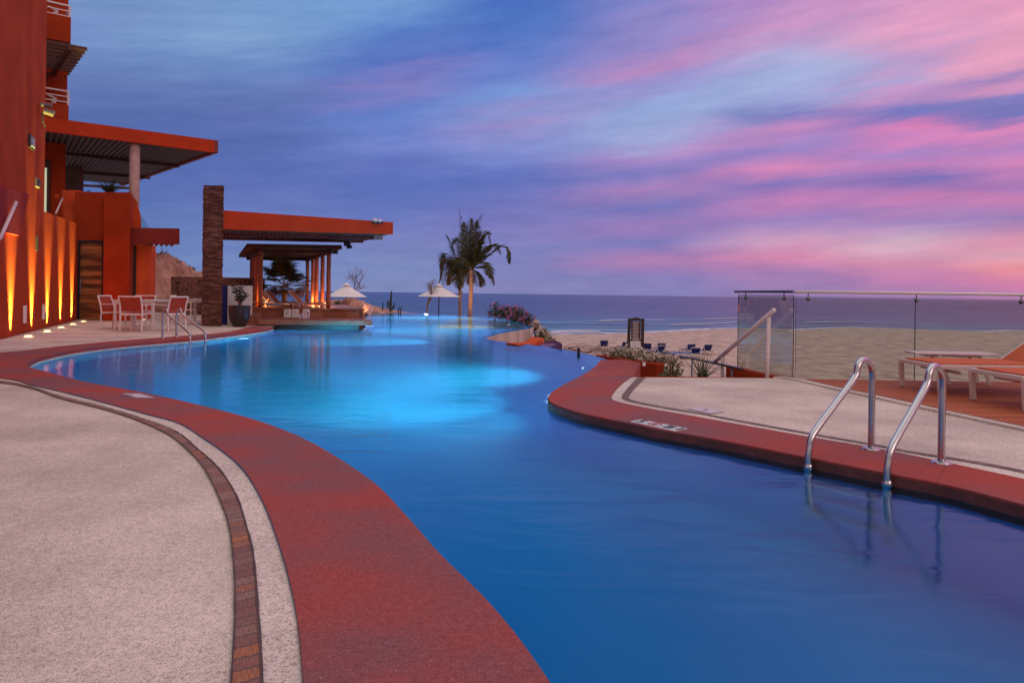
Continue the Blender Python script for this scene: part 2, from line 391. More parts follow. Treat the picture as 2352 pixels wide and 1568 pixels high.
def rubblemat():
    m = bpy.data.materials.new('rubble wall'); t, N, L = nt(m); b = N['Principled BSDF']; b.inputs['Roughness'].default_value = .9
    geo = N.new('ShaderNodeNewGeometry')
    v1 = N.new('ShaderNodeTexVoronoi'); v1.inputs['Scale'].default_value = 5.5; L.new(geo.outputs['Position'], v1.inputs['Vector'])
    v2 = N.new('ShaderNodeTexVoronoi'); v2.feature = 'DISTANCE_TO_EDGE'; v2.inputs['Scale'].default_value = 5.5; L.new(geo.outputs['Position'], v2.inputs['Vector'])
    sep = N.new('ShaderNodeSeparateColor'); L.new(v1.outputs['Color'], sep.inputs[0])
    c = N.new('ShaderNodeValToRGB'); c.color_ramp.elements[0].color = (.07, .028, .02, 1); c.color_ramp.elements[1].color = (.20, .085, .06, 1); L.new(sep.outputs[0], c.inputs[0])
    st = N.new('ShaderNodeMath'); st.operation = 'LESS_THAN'; st.inputs[1].default_value = .045; L.new(v2.outputs['Distance'], st.inputs[0])
    mx = N.new('ShaderNodeMix'); mx.data_type = 'RGBA'; L.new(st.outputs[0], mx.inputs[0]); L.new(c.outputs[0], mx.inputs[6]); mx.inputs[7].default_value = (.24, .13, .11, 1)
    L.new(mx.outputs[2], b.inputs['Base Color'])
    bp = N.new('ShaderNodeBump'); bp.inputs['Strength'].default_value = .8; bp.inputs['Distance'].default_value = .05; L.new(v2.outputs['Distance'], bp.inputs['Height']); L.new(bp.outputs[0], b.inputs['Normal'])
    return m
M['rubble'] = rubblemat()
def glassmat():
    m = bpy.data.materials.new('tinted glass'); t, N, L = nt(m); N.remove(N['Principled BSDF'])
    fr = N.new('ShaderNodeFresnel'); fr.inputs['IOR'].default_value = 1.25
    g = N.new('ShaderNodeBsdfGlossy'); g.inputs['Roughness'].default_value = .02
    tr = N.new('ShaderNodeBsdfTransparent'); tr.inputs['Color'].default_value = (.80, .86, .82, 1)
    mx = N.new('ShaderNodeMixShader'); k = N.new('ShaderNodeMath'); k.operation = 'MULTIPLY'; k.inputs[1].default_value = .3; L.new(fr.outputs[0], k.inputs[0]); L.new(k.outputs[0], mx.inputs[0]); L.new(tr.outputs[0], mx.inputs[1]); L.new(g.outputs[0], mx.inputs[2]); L.new(mx.outputs[0], N['Material Output'].inputs[0])
    return m
M['glass'] = glassmat()
def glassedge(): 
    m = mat('glass edge', (.03, .07, .06), .2); return m
M['glassedge'] = glassedge()

def watermat():
    m = bpy.data.materials.new('pool water'); t, N, L = nt(m); N.remove(N['Principled BSDF'])
    geo = N.new('ShaderNodeNewGeometry')
    mp = N.new('ShaderNodeMapping'); mp.inputs['Scale'].default_value = (.8, 2.0, 1); mp.inputs['Rotation'].default_value = (0, 0, .35); L.new(geo.outputs['Position'], mp.inputs[0])
    n = N.new('ShaderNodeTexNoise'); n.inputs['Scale'].default_value = 1.7; n.inputs['Detail'].default_value = 3; n.inputs['Distortion'].default_value = .6; L.new(mp.outputs[0], n.inputs['Vector'])
    n2 = N.new('ShaderNodeTexNoise'); n2.inputs['Scale'].default_value = 9; n2.inputs['Detail'].default_value = 2; L.new(mp.outputs[0], n2.inputs['Vector'])
    ad = N.new('ShaderNodeMath'); ad.operation = 'MULTIPLY_ADD'; ad.inputs[1].default_value = .08; L.new(n2.outputs['Fac'], ad.inputs[0]); L.new(n.outputs['Fac'], ad.inputs[2])
    bp = N.new('ShaderNodeBump'); bp.inputs['Strength'].default_value = .22; bp.inputs['Distance'].default_value = .03; L.new(ad.outputs[0], bp.inputs['Height'])
    fr = N.new('ShaderNodeFresnel'); fr.inputs['IOR'].default_value = 1.33; L.new(bp.outputs[0], fr.inputs['Normal'])
    g = N.new('ShaderNodeBsdfGlossy'); g.inputs['Roughness'].default_value = .10; g.inputs['Color'].default_value = (.56, .82, 1, 1); L.new(bp.outputs[0], g.inputs['Normal'])
    r = N.new('ShaderNodeBsdfRefraction'); r.inputs['IOR'].default_value = 1.33; r.inputs['Roughness'].default_value = .22; r.inputs['Color'].default_value = (.66, .95, 1, 1); L.new(bp.outputs[0], r.inputs['Normal'])
    mx = N.new('ShaderNodeMixShader'); L.new(fr.outputs[0], mx.inputs[0]); L.new(r.outputs[0], mx.inputs[1]); L.new(g.outputs[0], mx.inputs[2]); L.new(mx.outputs[0], N['Material Output'].inputs[0])
    return m
M['water'] = watermat()
M['basin'] = mat('blue pool plaster', (.004, .30, .76), .8, col2=(.006, .36, .86), scale=.8)
def seamat():
    m = bpy.data.materials.new('sea water'); t, N, L = nt(m); b = N['Principled BSDF']
    b.inputs['Roughness'].default_value = .22; b.inputs['Specular Tint'].default_value = (.42, .58, 1, 1); b.inputs['IOR'].default_value = 1.33
    geo = N.new('ShaderNodeNewGeometry'); sp = N.new('ShaderNodeSeparateXYZ'); L.new(geo.outputs['Position'], sp.inputs[0])
    mr = N.new('ShaderNodeMapRange'); mr.inputs['From Min'].default_value = 85; mr.inputs['From Max'].default_value = 330; L.new(sp.outputs[1], mr.inputs[0])
    cr = N.new('ShaderNodeValToRGB'); e = cr.color_ramp.elements
    e[0].color = (.05, .20, .30, 1); e[1].color = (.008, .028, .13, 1); k = e.new(.30); k.color = (.018, .065, .19, 1)
    L.new(mr.outputs[0], cr.inputs[0]); 
    mp = N.new('ShaderNodeMapping'); mp.inputs['Scale'].default_value = (.05, .22, 1); L.new(geo.outputs['Position'], mp.inputs[0])
    n = N.new('ShaderNodeTexNoise'); n.inputs['Scale'].default_value = 1; n.inputs['Detail'].default_value = 8; n.inputs['Roughness'].default_value = .62; L.new(mp.outputs[0], n.inputs['Vector'])
    mp2 = N.new('ShaderNodeMapping'); mp2.inputs['Scale'].default_value = (.003, .012, 1); L.new(geo.outputs['Position'], mp2.inputs[0])
    n2 = N.new('ShaderNodeTexNoise'); n2.inputs['Scale'].default_value = 1; n2.inputs['Detail'].default_value = 6; L.new(mp2.outputs[0], n2.inputs['Vector'])
    ad = N.new('ShaderNodeMath'); ad.operation = 'MULTIPLY_ADD'; ad.inputs[1].default_value = 2.5; L.new(n2.outputs['Fac'], ad.inputs[0]); L.new(n.outputs['Fac'], ad.inputs[2])
    c = N.new('ShaderNodeValToRGB'); c.color_ramp.elements[0].color = (.35, .4, .45, 1); c.color_ramp.elements[1].color = (1.9, 1.8, 1.7, 1); c.color_ramp.elements[0].position = .38; c.color_ramp.elements[1].position = .62; L.new(n.outputs['Fac'], c.inputs[0])
    mu = N.new('ShaderNodeMix'); mu.data_type = 'RGBA'; mu.blend_type = 'MULTIPLY'; mu.inputs[0].default_value = 1; L.new(cr.outputs[0], mu.inputs[6]); L.new(c.outputs[0], mu.inputs[7])
    L.new(mu.outputs[2], b.inputs['Base Color'])
    sl = N.new('ShaderNodeMapRange'); sl.inputs['From Min'].default_value = .36; sl.inputs['From Max'].default_value = .64; sl.inputs['To Min'].default_value = .12; sl.inputs['To Max'].default_value = .62
    av = N.new('ShaderNodeMath'); av.operation = 'MULTIPLY_ADD'; av.inputs[1].default_value = .5; hv = N.new('ShaderNodeMath'); hv.operation = 'MULTIPLY'; hv.inputs[1].default_value = .5; L.new(n2.outputs['Fac'], hv.inputs[0]); L.new(n.outputs['Fac'], av.inputs[0]); L.new(hv.outputs[0], av.inputs[2]); L.new(av.outputs[0], sl.inputs[0]); L.new(sl.outputs[0], b.inputs['Specular IOR Level'])
    bp = N.new('ShaderNodeBump'); bp.inputs['Strength'].default_value = .9; bp.inputs['Distance'].default_value = 1.6; L.new(ad.outputs[0], bp.inputs['Height']); L.new(bp.outputs[0], b.inputs['Normal'])
    return m
M['sea'] = seamat()
def foammat():
    m = bpy.data.materials.new('sea foam'); t, N, L = nt(m); b = N['Principled BSDF']; b.inputs['Base Color'].default_value = (.62, .60, .70, 1); b.inputs['Roughness'].default_value = .8
    tc = N.new('ShaderNodeTexCoord'); sp = N.new('ShaderNodeSeparateXYZ'); L.new(tc.outputs['UV'], sp.inputs[0])
    mp = N.new('ShaderNodeMapping'); mp.inputs['Scale'].default_value = (.5, 2.5, 1); L.new(tc.outputs['UV'], mp.inputs[0])
    n = N.new('ShaderNodeTexNoise'); n.inputs['Scale'].default_value = 1; n.inputs['Detail'].default_value = 6; L.new(mp.outputs[0], n.inputs['Vector'])
    # across profile: 1 in the middle, 0 at the edges
    a = N.new('ShaderNodeMath'); a.operation = 'PINGPONG'; a.inputs[1].default_value = .5; L.new(sp.outputs[1], a.inputs[0])
    s = N.new('ShaderNodeMath'); s.operation = 'MULTIPLY_ADD'; s.inputs[1].default_value = 1.0; L.new(a.outputs[0], s.inputs[0]); L.new(n.outputs['Fac'], s.inputs[2])
    r = N.new('ShaderNodeMapRange'); r.inputs['From Min'].default_value = .58; r.inputs['From Max'].default_value = .8; L.new(s.outputs[0], r.inputs[0])
    L.new(r.outputs[0], b.inputs['Alpha'])
    return m
M['foam'] = foammat()

# ------------------------------------------------------------------ sky
def make_world():
    w = bpy.data.worlds.new('World'); sc.world = w; w.use_nodes = True
    t = w.node_tree; N = t.nodes; L = t.links
    def math_(op, a, b=None, c=None, clamp=False):
        n = N.new('ShaderNodeMath'); n.operation = op; n.use_clamp = clamp
        for i, x in enumerate([a, b, c]):
            if x is None: continue
            if hasattr(x, 'node') or hasattr(x, 'is_linked'): L.new(x, n.inputs[i])
            else: n.inputs[i].default_value = x
        return n.outputs[0]
    tc = N.new('ShaderNodeTexCoord'); sp = N.new('ShaderNodeSeparateXYZ'); L.new(tc.outputs['Generated'], sp.inputs[0])
    x, y, z = sp.outputs
    hyp = math_('SQRT', math_('ADD', math_('MULTIPLY', x, x), math_('MULTIPLY', y, y)))
    hyp = math_('MAXIMUM', hyp, .02)
    u = math_('DIVIDE', x, hyp)                  # sin azimuth
    e = math_('MINIMUM', math_('MAXIMUM', math_('DIVIDE', z, hyp), 0.0), 4)   # tan elevation
    slant = math_('ADD', u, 2.2)
    q0 = math_('DIVIDE', math_('MULTIPLY', e, 2.2), slant)
    # streaky cloud texture, drawn out along the streaks
    cb = N.new('ShaderNodeCombineXYZ'); L.new(math_('MULTIPLY', u, 2.3), cb.inputs[0]); L.new(math_('MULTIPLY', q0, 15), cb.inputs[1])
    n1 = N.new('ShaderNodeTexNoise'); n1.inputs['Scale'].default_value = 1; n1.inputs['Detail'].default_value = 7; n1.inputs['Roughness'].default_value = .58; n1.inputs['Distortion'].default_value = .5; L.new(cb.outputs[0], n1.inputs['Vector'])
    cb2 = N.new('ShaderNodeCombineXYZ'); L.new(math_('MULTIPLY', u, 6.5), cb2.inputs[0]); L.new(math_('MULTIPLY', q0, 42), cb2.inputs[1]); cb2.inputs[2].default_value = 5
    n2 = N.new('ShaderNodeTexNoise'); n2.inputs['Scale'].default_value = 1; n2.inputs['Detail'].default_value = 6; n2.inputs['Roughness'].default_value = .6; L.new(cb2.outputs[0], n2.inputs['Vector'])
    w1 = math_('MULTIPLY', math_('SUBTRACT', n1.outputs['Fac'], .5), math_('MULTIPLY_ADD', q0, .26, .012))
    w2 = math_('MULTIPLY', math_('SUBTRACT', n2.outputs['Fac'], .5), math_('MULTIPLY_ADD', q0, .15, .008))
    q = math_('ADD', math_('ADD', q0, w1), w2)
    pos = math_('DIVIDE', q, .55, clamp=True)
    uw = math_('ADD', u, math_('MULTIPLY', math_('SUBTRACT', n1.outputs['Fac'], .5), .20))
    cols = {
     200: [(0,118,150,200),(60,115,145,200),(130,105,135,190),(200,98,120,180),(270,84,108,172),(400,80,108,176),(600,100,128,184),(660,110,135,190)],
     590: [(0,112,152,205),(80,128,164,210),(130,110,145,200),(200,98,124,186),(260,92,112,178),(330,84,108,176),(400,88,110,180),(450,98,115,186),(600,112,135,190),(660,118,140,192)],
     900: [(0,115,158,212),(50,100,142,208),(100,82,120,196),(150,90,116,196),(200,128,124,194),(260,95,126,202),(330,112,132,206),(380,96,115,190),(430,86,110,186),(500,104,120,190),(560,120,130,190),(620,122,138,190),(670,128,140,188)],
     1176: [(0,68,110,192),(60,72,114,194),(110,80,116,196),(160,104,130,206),(220,118,152,216),(280,152,142,202),(340,128,142,210),(400,95,115,192),(460,108,116,188),(520,128,124,190),(580,125,130,190),(640,128,130,186),(670,130,130,184)],
     1500: [(0,125,130,202),(50,150,136,202),(100,150,136,202),(160,208,140,192),(200,160,150,212),(260,150,182,226),(310,168,184,226),(360,182,140,202),(400,130,120,192),(440,184,126,184),(480,112,112,184),(520,162,120,182),(560,128,120,186),(600,190,122,172),(640,140,126,184),(670,130,125,178)],
     1800: [(0,190,140,202),(60,212,152,200),(120,172,178,222),(180,168,194,232),(230,150,172,222),(260,110,120,192),(300,204,134,192),(350,150,130,202),(390,230,130,180),(420,118,110,186),(470,204,122,180),(510,148,124,190),(550,216,162,190),(590,228,132,166),(630,170,122,174),(670,150,120,174)],
     2100: [(0,228,152,196),(60,248,166,196),(120,216,160,202),(170,170,168,216),(200,204,150,200),(240,106,114,190),(270,98,108,186),(300,230,120,176),(340,170,130,202),(380,204,126,186),(420,106,102,180),(470,208,120,174),(520,160,130,190),(560,224,184,194),(600,228,142,164),(640,204,122,166),(675,165,120,168)],
     2352: [(0,246,160,190),(60,252,166,190),(120,242,162,190),(150,160,130,190),(180,228,150,190),(215,120,120,190),(250,102,110,186),(280,238,130,180),(330,190,130,196),(380,218,126,180),(430,168,114,180),(470,212,120,174),(510,150,120,180),(550,234,142,164),(590,238,168,174),(620,252,142,140),(650,228,122,160),(675,188,120,166)],
    }
    prev = None; prevu = None
    for px in sorted(cols):
        cr = N.new('ShaderNodeValToRGB'); cr.color_ramp.interpolation = 'LINEAR'
        L.new(pos, cr.inputs[0]); stops = []
        for py, r_, g_, b_ in cols[px]:
            if px == 1500: r_, g_, b_ = .72 * r_ + .28 * 134, .72 * g_ + .28 * 134, .72 * b_ + .28 * 196
            if px >= 1800: r_, g_, b_ = .76 * r_ + .24 * 172, .76 * g_ + .24 * 144, .76 * b_ + .24 * 198
            a, b = ab(px, py); uu = a / F; ww = max(0, -b / F)
            su = uu / math.sqrt(1 + uu * uu); te = ww / math.sqrt(1 + uu * uu)
            stops.append((te * 2.2 / (su + 2.2) / .55, lin((r_, g_, b_))))
        stops.sort(key=lambda s: s[0])
        el = cr.color_ramp.elements
        el[0].position = min(1, stops[0][0]); el[0].color = stops[0][1]
        el[1].position = min(1, stops[-1][0]); el[1].color = stops[-1][1]
        for p_, c_ in stops[1:-1]:
            k = el.new(min(1, p_)); k.color = c_
        a, b = ab(px, 350); uu = a / F; su = uu / math.sqrt(1 + uu * uu)
        if prev is None: prev = cr.outputs[0]
        else:
            mr = N.new('ShaderNodeMapRange'); mr.interpolation_type = 'SMOOTHSTEP'
            mr.inputs['From Min'].default_value = prevu; mr.inputs['From Max'].default_value = su; L.new(uw, mr.inputs[0])
            mx = N.new('ShaderNodeMix'); mx.data_type = 'RGBA'; L.new(mr.outputs[0], mx.inputs[0]); L.new(prev, mx.inputs[6]); L.new(cr.outputs[0], mx.inputs[7]); prev = mx.outputs[2]
        prevu = su
    # fine wisps
    cbw = N.new('ShaderNodeCombineXYZ'); L.new(math_('MULTIPLY', u, 11), cbw.inputs[0]); L.new(math_('MULTIPLY', q0, 52), cbw.inputs[1]); cbw.inputs[2].default_value = 11
    n3 = N.new('ShaderNodeTexNoise'); n3.inputs['Scale'].default_value = 1; n3.inputs['Detail'].default_value = 8; n3.inputs['Roughness'].default_value = .62; L.new(cbw.outputs[0], n3.inputs['Vector'])
    cw = N.new('ShaderNodeValToRGB'); cw.color_ramp.elements[0].position = .3; cw.color_ramp.elements[1].position = .72
    cw.color_ramp.elements[0].color = (.84, .88, .93, 1); cw.color_ramp.elements[1].color = (1.13, 1.08, 1.06, 1); L.new(n3.outputs['Fac'], cw.inputs[0])
    mw = N.new('ShaderNodeMix'); mw.data_type = 'RGBA'; mw.blend_type = 'MULTIPLY'; mw.inputs[0].default_value = 1; L.new(prev, mw.inputs[6]); L.new(cw.outputs[0], mw.inputs[7]); prev = mw.outputs[2]
    hs = N.new('ShaderNodeHueSaturation'); hs.inputs['Saturation'].default_value = .97; hs.inputs['Value'].default_value = .99; L.new(prev, hs.inputs['Color']); prev = hs.outputs[0]
    # unseen sky overhead and behind the viewer, brightened to light deck and walls
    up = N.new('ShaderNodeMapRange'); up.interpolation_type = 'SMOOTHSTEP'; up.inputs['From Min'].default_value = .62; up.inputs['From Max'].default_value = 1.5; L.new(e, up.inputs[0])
    m1 = N.new('ShaderNodeMix'); m1.data_type = 'RGBA'; L.new(up.outputs[0], m1.inputs[0]); L.new(prev, m1.inputs[6]); m1.inputs[7].default_value = ZEN_FILL
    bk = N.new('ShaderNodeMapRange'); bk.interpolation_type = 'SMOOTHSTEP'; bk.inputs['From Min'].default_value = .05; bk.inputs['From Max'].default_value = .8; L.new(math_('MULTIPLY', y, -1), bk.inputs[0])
    m2 = N.new('ShaderNodeMix'); m2.data_type = 'RGBA'; L.new(bk.outputs[0], m2.inputs[0]); L.new(m1.outputs[2], m2.inputs[6]); m2.inputs[7].default_value = BACK_FILL
    ns = N.new('ShaderNodeTexSky'); ns.sky_type = 'NISHITA'; ns.sun_disc = False; ns.sun_elevation = math.radians(3); ns.sun_rotation = math.radians(150)
    bgn = N.new('ShaderNodeBackground'); bgn.inputs[1].default_value = .05; L.new(ns.outputs[0], bgn.inputs[0])
    bg = N['Background']; L.new(m2.outputs[2], bg.inputs[0]); bg.inputs[1].default_value = 1
    addv = N.new('ShaderNodeMix'); addv.data_type = 'RGBA'
    # dusk air: a little of the physical sky behind the clouds, most of it overhead
    mxs = N.new('ShaderNodeMixShader'); L.new(math_('MULTIPLY', up.outputs[0], .15), mxs.inputs[0]); L.new(bg.outputs[0], mxs.inputs[1]); L.new(bgn.outputs[0], mxs.inputs[2])
    N.remove(addv)
    L.new(mxs.outputs[0], N['World Output'].inputs[0])
    w.cycles.sampling_method = 'MANUAL'; w.cycles.sample_map_resolution = 512
ZEN_FILL = (1.12, 1.0, 1.0, 1)  # invented overhead tone, added as extra light for the deck
BACK_FILL = (.50, .38, .36, 1)  # invented tone behind the viewer, added to light the facing walls
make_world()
sun = bpy.data.lights.new('sun', 'SUN'); sun.energy = .5; sun.angle = math.radians(25); sun.color = (1, .72, .66)
so = bpy.data.objects.new('sun', sun); COL.objects.link(so)
sd = Vector((-.55, .75, -.42)); so.rotation_euler = sd.to_track_quat('-Z', 'Y').to_euler()

def spot(name, loc, direction, energy, col, size=60, blend=.6, radius=.05, parent=None):
    l = bpy.data.lights.new(name, 'SPOT'); l.energy = energy; l.color = col; l.spot_size = math.radians(size); l.spot_blend = blend; l.shadow_soft_size = radius
    o = bpy.data.objects.new(name, l); COL.objects.link(o); o.location = loc; o.rotation_euler = Vector(direction).to_track_quat('-Z', 'Y').to_euler()
    adopt(o, parent); return o
def point(name, loc, energy, col, radius=.1, parent=None):
    l = bpy.data.lights.new(name, 'POINT'); l.energy = energy; l.color = col; l.shadow_soft_size = radius
    o = bpy.data.objects.new(name, l); COL.objects.link(o); o.location = loc; adopt(o, parent); return o

# ================================================================== pool outline
def W_(pts, z=0.0): return [Vector((G(x, y, z)[0], G(x, y, z)[1], 0)) for x, y in pts]
V = lambda *p: [Vector((a, b, 0)) for a, b in p]
left_edge = V((.75, -4), (.62, -1), (.52, .2), (.38, 1.0)) + W_([(1265,1568),(1130,1390),(1010,1270),(930,1180),(862,1110),(775,1050),(690,1003),(590,965),(480,935),(340,903),(200,877),(120,857),(80,846)]) 
tip = W_([(62,838),(72,829),(99,819)])
back_edge = W_([(176,803),(286,790),(431,778),(517,768.5),(599,758),(628,751.5)])
Lr = catmull(left_edge + tip + back_edge, 8)
bar_side = W_([(640,757.5),(832,757.5)], ZW) + V((-4.75, 22.9), (-5.2, 24.0)) 
inf1 = W_([(842,718.5),(880,717.4),(960,719.5),(1047,724.6),(1117,729.5),(1157,734),(1197,741.7),(1225,751.8)], ZW)
inf1[0] = Vector((-7.6, 36.5, 0))
inf2 = W_([(1190,758),(1150,765),(1119,774)], ZW)
inf3 = W_([(1119,778.5),(1147,783.5),(1207,789.8),(1295,803),(1330,808.5),(1374,819),(1407,830.5),(1417,837)], ZW)
right_edge = W_([(1378,835.5),(1363,847.5),(1330,865),(1295,882.6),(1270.6,898),(1261,910),(1262,920),(1281.6,931),(1330,946.5),(1396,961),(1462,974),(1506,984),(1646,1008),(1862,1051),(2042,1087),(2185,1115),(2352,1158)]) + V((3.0,2.8),(3.4,1.8),(3.8,.5),(4.1,-1.5),(4.2,-4))
Rr = catmull(right_edge, 8)
far1 = catmull(inf1, 6); far2 = catmull([inf1[-1]] + inf2, 5)[1:-1] + [inf2[-1]]; far3 = catmull(inf3, 6)
loop = Lr + bar_side + far1 + far2 + far3 + Rr      # counter- or clockwise, closed
n_l, n_b = len(Lr), len(bar_side); n_f = len(far1) + len(far2) + len(far3)
wgt = [0] * (n_l + n_b) + [1] * n_f + [0] * len(Rr)
area = sum(loop[i].x * loop[(i + 1) % len(loop)].y - loop[(i + 1) % len(loop)].x * loop[i].y for i in range(len(loop)))
sgn = 1 if area > 0 else -1
inner = []
for i, p in enumerate(loop):
    t = (loop[(i + 1) % len(loop)] - loop[i - 1]); t = t.normalized() if t.length > 0 else Vector((1, 0, 0))
    nin = Vector((-t.y, t.x, 0)) * sgn
    inner.append(p + nin * (.14 * wgt[i] + .004))
ws = MB().sheet(loop, ZW); o = ws.build('pool_water', M['water'], kind='structure', label='still blue glowing pool water', )
b = MB().sheet(inner, -1.45); b.wall(inner, -1.45, ZW - .012, flip=(sgn < 0))
inf_path = far1 + far2 + far3
i0 = n_l + n_b
b.ribbon(inner[i0:i0 + n_f], loop[i0:i0 + n_f], ZW - .012)
b.build('pool_basin', M['basin'], kind='structure')
ow = MB(); ow.wall(inf_path, -2.6, ZW - .012, flip=(sgn > 0))
o = ow.build('pool_outer_wall', M['pale_tile']); props(o, 'pale striped outer wall below the vanishing lip of the pool', 'pool wall')

# ------------------------------------------------------------------ left terrace bands
red_o_near = V((0, -4), (-.02, -1), (-.10, .3), (-.22, .9), (-.40, 1.45)) + W_([(696,1568),(684,1436),(665,1336),(636,1236),(603,1151),(560,1080),(513,1037),(465,1004),(408,970),(332,949),(237,923),(142,899),(71,883),(0,867.5)])
red_turn = V((-7.6, 8.6), (-8.9, 9.6), (-9.2, 10.5))
red_o_back = W_([(0,809),(154,793),(286,781),(374,774.5),(517,762.5),(575,750),(590,749)])
RO = catmull(red_o_near + red_turn + red_o_back, 8)
n_near = (len(red_o_near) - 1) * 8 + 1
# red coping: solid ring with a rounded lip
red = MB(); red.sheet(RO + list(reversed(Lr)), 0.0)
red.wall(Lr, -.055, 0, flip=False); 
# close the end under the bar
redo = red.build('pool_coping', M['red'], kind='structure')
def inward(path, d, s=sgn):
    out = []
    for i, p in enumerate(path):
        t = (path[min(i + 1, len(path) - 1)] - path[max(0, i - 1)]).normalized(); out.append(p + Vector((-t.y, t.x, 0)) * s * d)
    return out
tb = MB(); tb.wall(inward(Lr, .009), -.24, -.055); tb.build('waterline_tiles', M['strip'], kind='structure')
br_out = catmull(V((-.13, -4), (-.14, -1), (-.21, .3), (-.33, .9), (-.51, 1.45)) + W_([(602,1568),(594,1417),(582,1274),(565,1203),(541,1132),(499,1070),(451,1027),(404,989),(332,961),(237,932),(142,909),(0,872.5)]) + V((-7.7, 8.4), (-9.3, 9.3)), 8)
br_in = catmull(V((-.24, -4), (-.25, -1), (-.31, .3), (-.42, .9), (-.595, 1.45)) + W_([(530,1568),(539,1417),(537,1298),(525,1203),(503,1141),(470,1075),(427,1027),(380,992),(309,961),(237,938),(142,914.5),(0,877.5)]) + V((-7.8, 8.15), (-9.4, 8.9)), 8)
ter_in = resample(br_in, 160)
# terrace sheet below the bands
ter = MB().sheet([(p.x, p.y) for p in [(Vector(a) + Vector(b_)) / 2 for a, b_ in zip(resample(br_in, 60)[:57], resample(br_out, 60)[:57])]] + [(-8.6, 9.2), (-9.0, 10.4)] + [(p.x + 0.1, p.y - .35) for p in W_([(0,809),(154,793),(286,781),(374,774.5),(517,762.5)])] + [(-7.4, 19.6), (-7.0, 19.9), (-7.0, 34), (-30, 34), (-30, -4)], -.012)
ter.build('terrace', M['concrete'], kind='structure')
whi = MB().sheet(resample(br_in, 120) + list(reversed(resample(RO[:n_near + 16], 120))), -.008).build('paving_border', M['strip'], kind='structure')
A_ = resample(br_in, 200); B_ = resample(br_out, 200)
LA = arclen(A_)
bm_ = MB().ribbon(A_, B_, -.004)
uvs = [(LA[i], 0.1) for i in range(201)] + [(LA[i], .9) for i in range(201)]
bm_.build('brick_edging', M['brick'], uv=uvs, kind='structure')
def edgeline(path, w, z, name):
    L_ = []
    for i, p in enumerate(path):
        t = (path[min(i + 1, len(path) - 1)] - path[max(0, i - 1)]).normalized(); nn = Vector((-t.y, t.x, 0)); k = 1 + .8 * noise.noise(Vector((i * .9, w * 50, 0)))
        L_.append((p + nn * w * k / 2, p - nn * w * k / 2))
    MB().ribbon([a for a, _ in L_], [b_ for _, b_ in L_], z).build(name, M['brickedge'], kind='structure')
edgeline(resample(br_out, 260), .008, .0, 'paving_joint')
edgeline(resample(br_in, 260), .006, .0, 'paving_joint')
edgeline(resample(RO[:n_near], 260), .003, .004, 'paving_joint')

def joint(a, b_, z=.0012, w=.004):
    d = (b_ - a); d.z = 0; n_ = Vector((-d.y, d.x, 0)).normalized() * w / 2; pts = [a.lerp(b_, k / 8) + n_ * .6 * math.sin(k * 2.3) for k in range(9)]
    MB().ribbon([p + n_ for p in pts], [p - n_ for p in pts], z).build('coping_joint', M['brickedge'], kind='structure')
# ------------------------------------------------------------------ right deck
rr_o = W_([(1453,864.5),(1441,871),(1429,880.5),(1415,894),(1405,909),(1409,918),(1440,926.7),(1506,940),(1594,955),(1693.5,973),(1863,1003),(2006,1027),(2096,1045),(2352,1099)]) + V((3.5,3.1),(3.95,2),(4.4,.5),(4.7,-1.5),(4.8,-4))
RO2 = catmull(rr_o, 8)
r0 = 10   # where the ramp's crease meets the pool edge
crease_pool = min(range(len(Rr)), key=lambda i: (Rr[i] - G(1333, 863)).length)
rdeck = MB().sheet(Rr[crease_pool:] + list(reversed(RO2)), 0); rdeck.wall(Rr, -.016, 0); rdeck.build('pool_coping', M['red'], kind='structure')
MB().wall(inward(Rr, .009), -.22, -.012).build('waterline_tiles', M['tile'], kind='structure')
back_c = V((1.55, 9.12))
deckpoly = W_([(1451,866.2)]) ; 
wl = W_([(1784,866.3),(1827,871),(1919,892),(2012,911.5),(2114,934),(2352,985)]) + V((4.75,3.0),(5.3,.5),(5.4,-4))
MB().sheet([(p.x, p.y) for p in RO2[::2]] + list(reversed([(p.x, p.y) for p in wl])) , -.010).build('terrace', M['concrete'], kind='structure')
bo2 = catmull(W_([(1464,866),(1452,879),(1440,891.5),(1429,907),(1431,915.7),(1462,924.5),(1528,936.6),(1616,951),(1693.5,966),(1863,996.5),(2006,1021.5),(2096,1039),(2352,1084)]) + V((3.6,3.1),(4.1,2),(4.5,.5),(4.85,-4)), 8)
bi2 = catmull(W_([(1483,866),(1470,879),(1457.6,891.5),(1444.5,909),(1453,917.8),(1506,929),(1560,938.5),(1616,948.2),(1693.5,962.3),(1863,992.8),(2006,1017.5),(2096,1034.5),(2352,1078)]) + V((3.65,3.12),(4.15,2.03),(4.55,.5),(4.9,-4)), 8)
MB().sheet(resample(RO2, 90) + list(reversed(resample(bi2, 90))), -.007).build('paving_border', M['strip'], kind='structure')
A_ = resample(bi2, 160); B_ = resample(bo2, 160); LA = arclen(A_)
M['brick_dark'] = cellwall('grey brick edging', [(.26, .17, .16), (.20, .13, .13), (.32, .22, .21)], (.12, .09, .09), size=(.08, 1.0), gap=.008, uv=True, offset=0, distort=.01)
MB().ribbon(A_, B_, -.003).build('brick_edging', M['brick_dark'], uv=[(LA[i], .1) for i in range(161)] + [(LA[i], .9) for i in range(161)], kind='structure')
joint(G(2175, 1066), G(2150, 1109), w=.002)
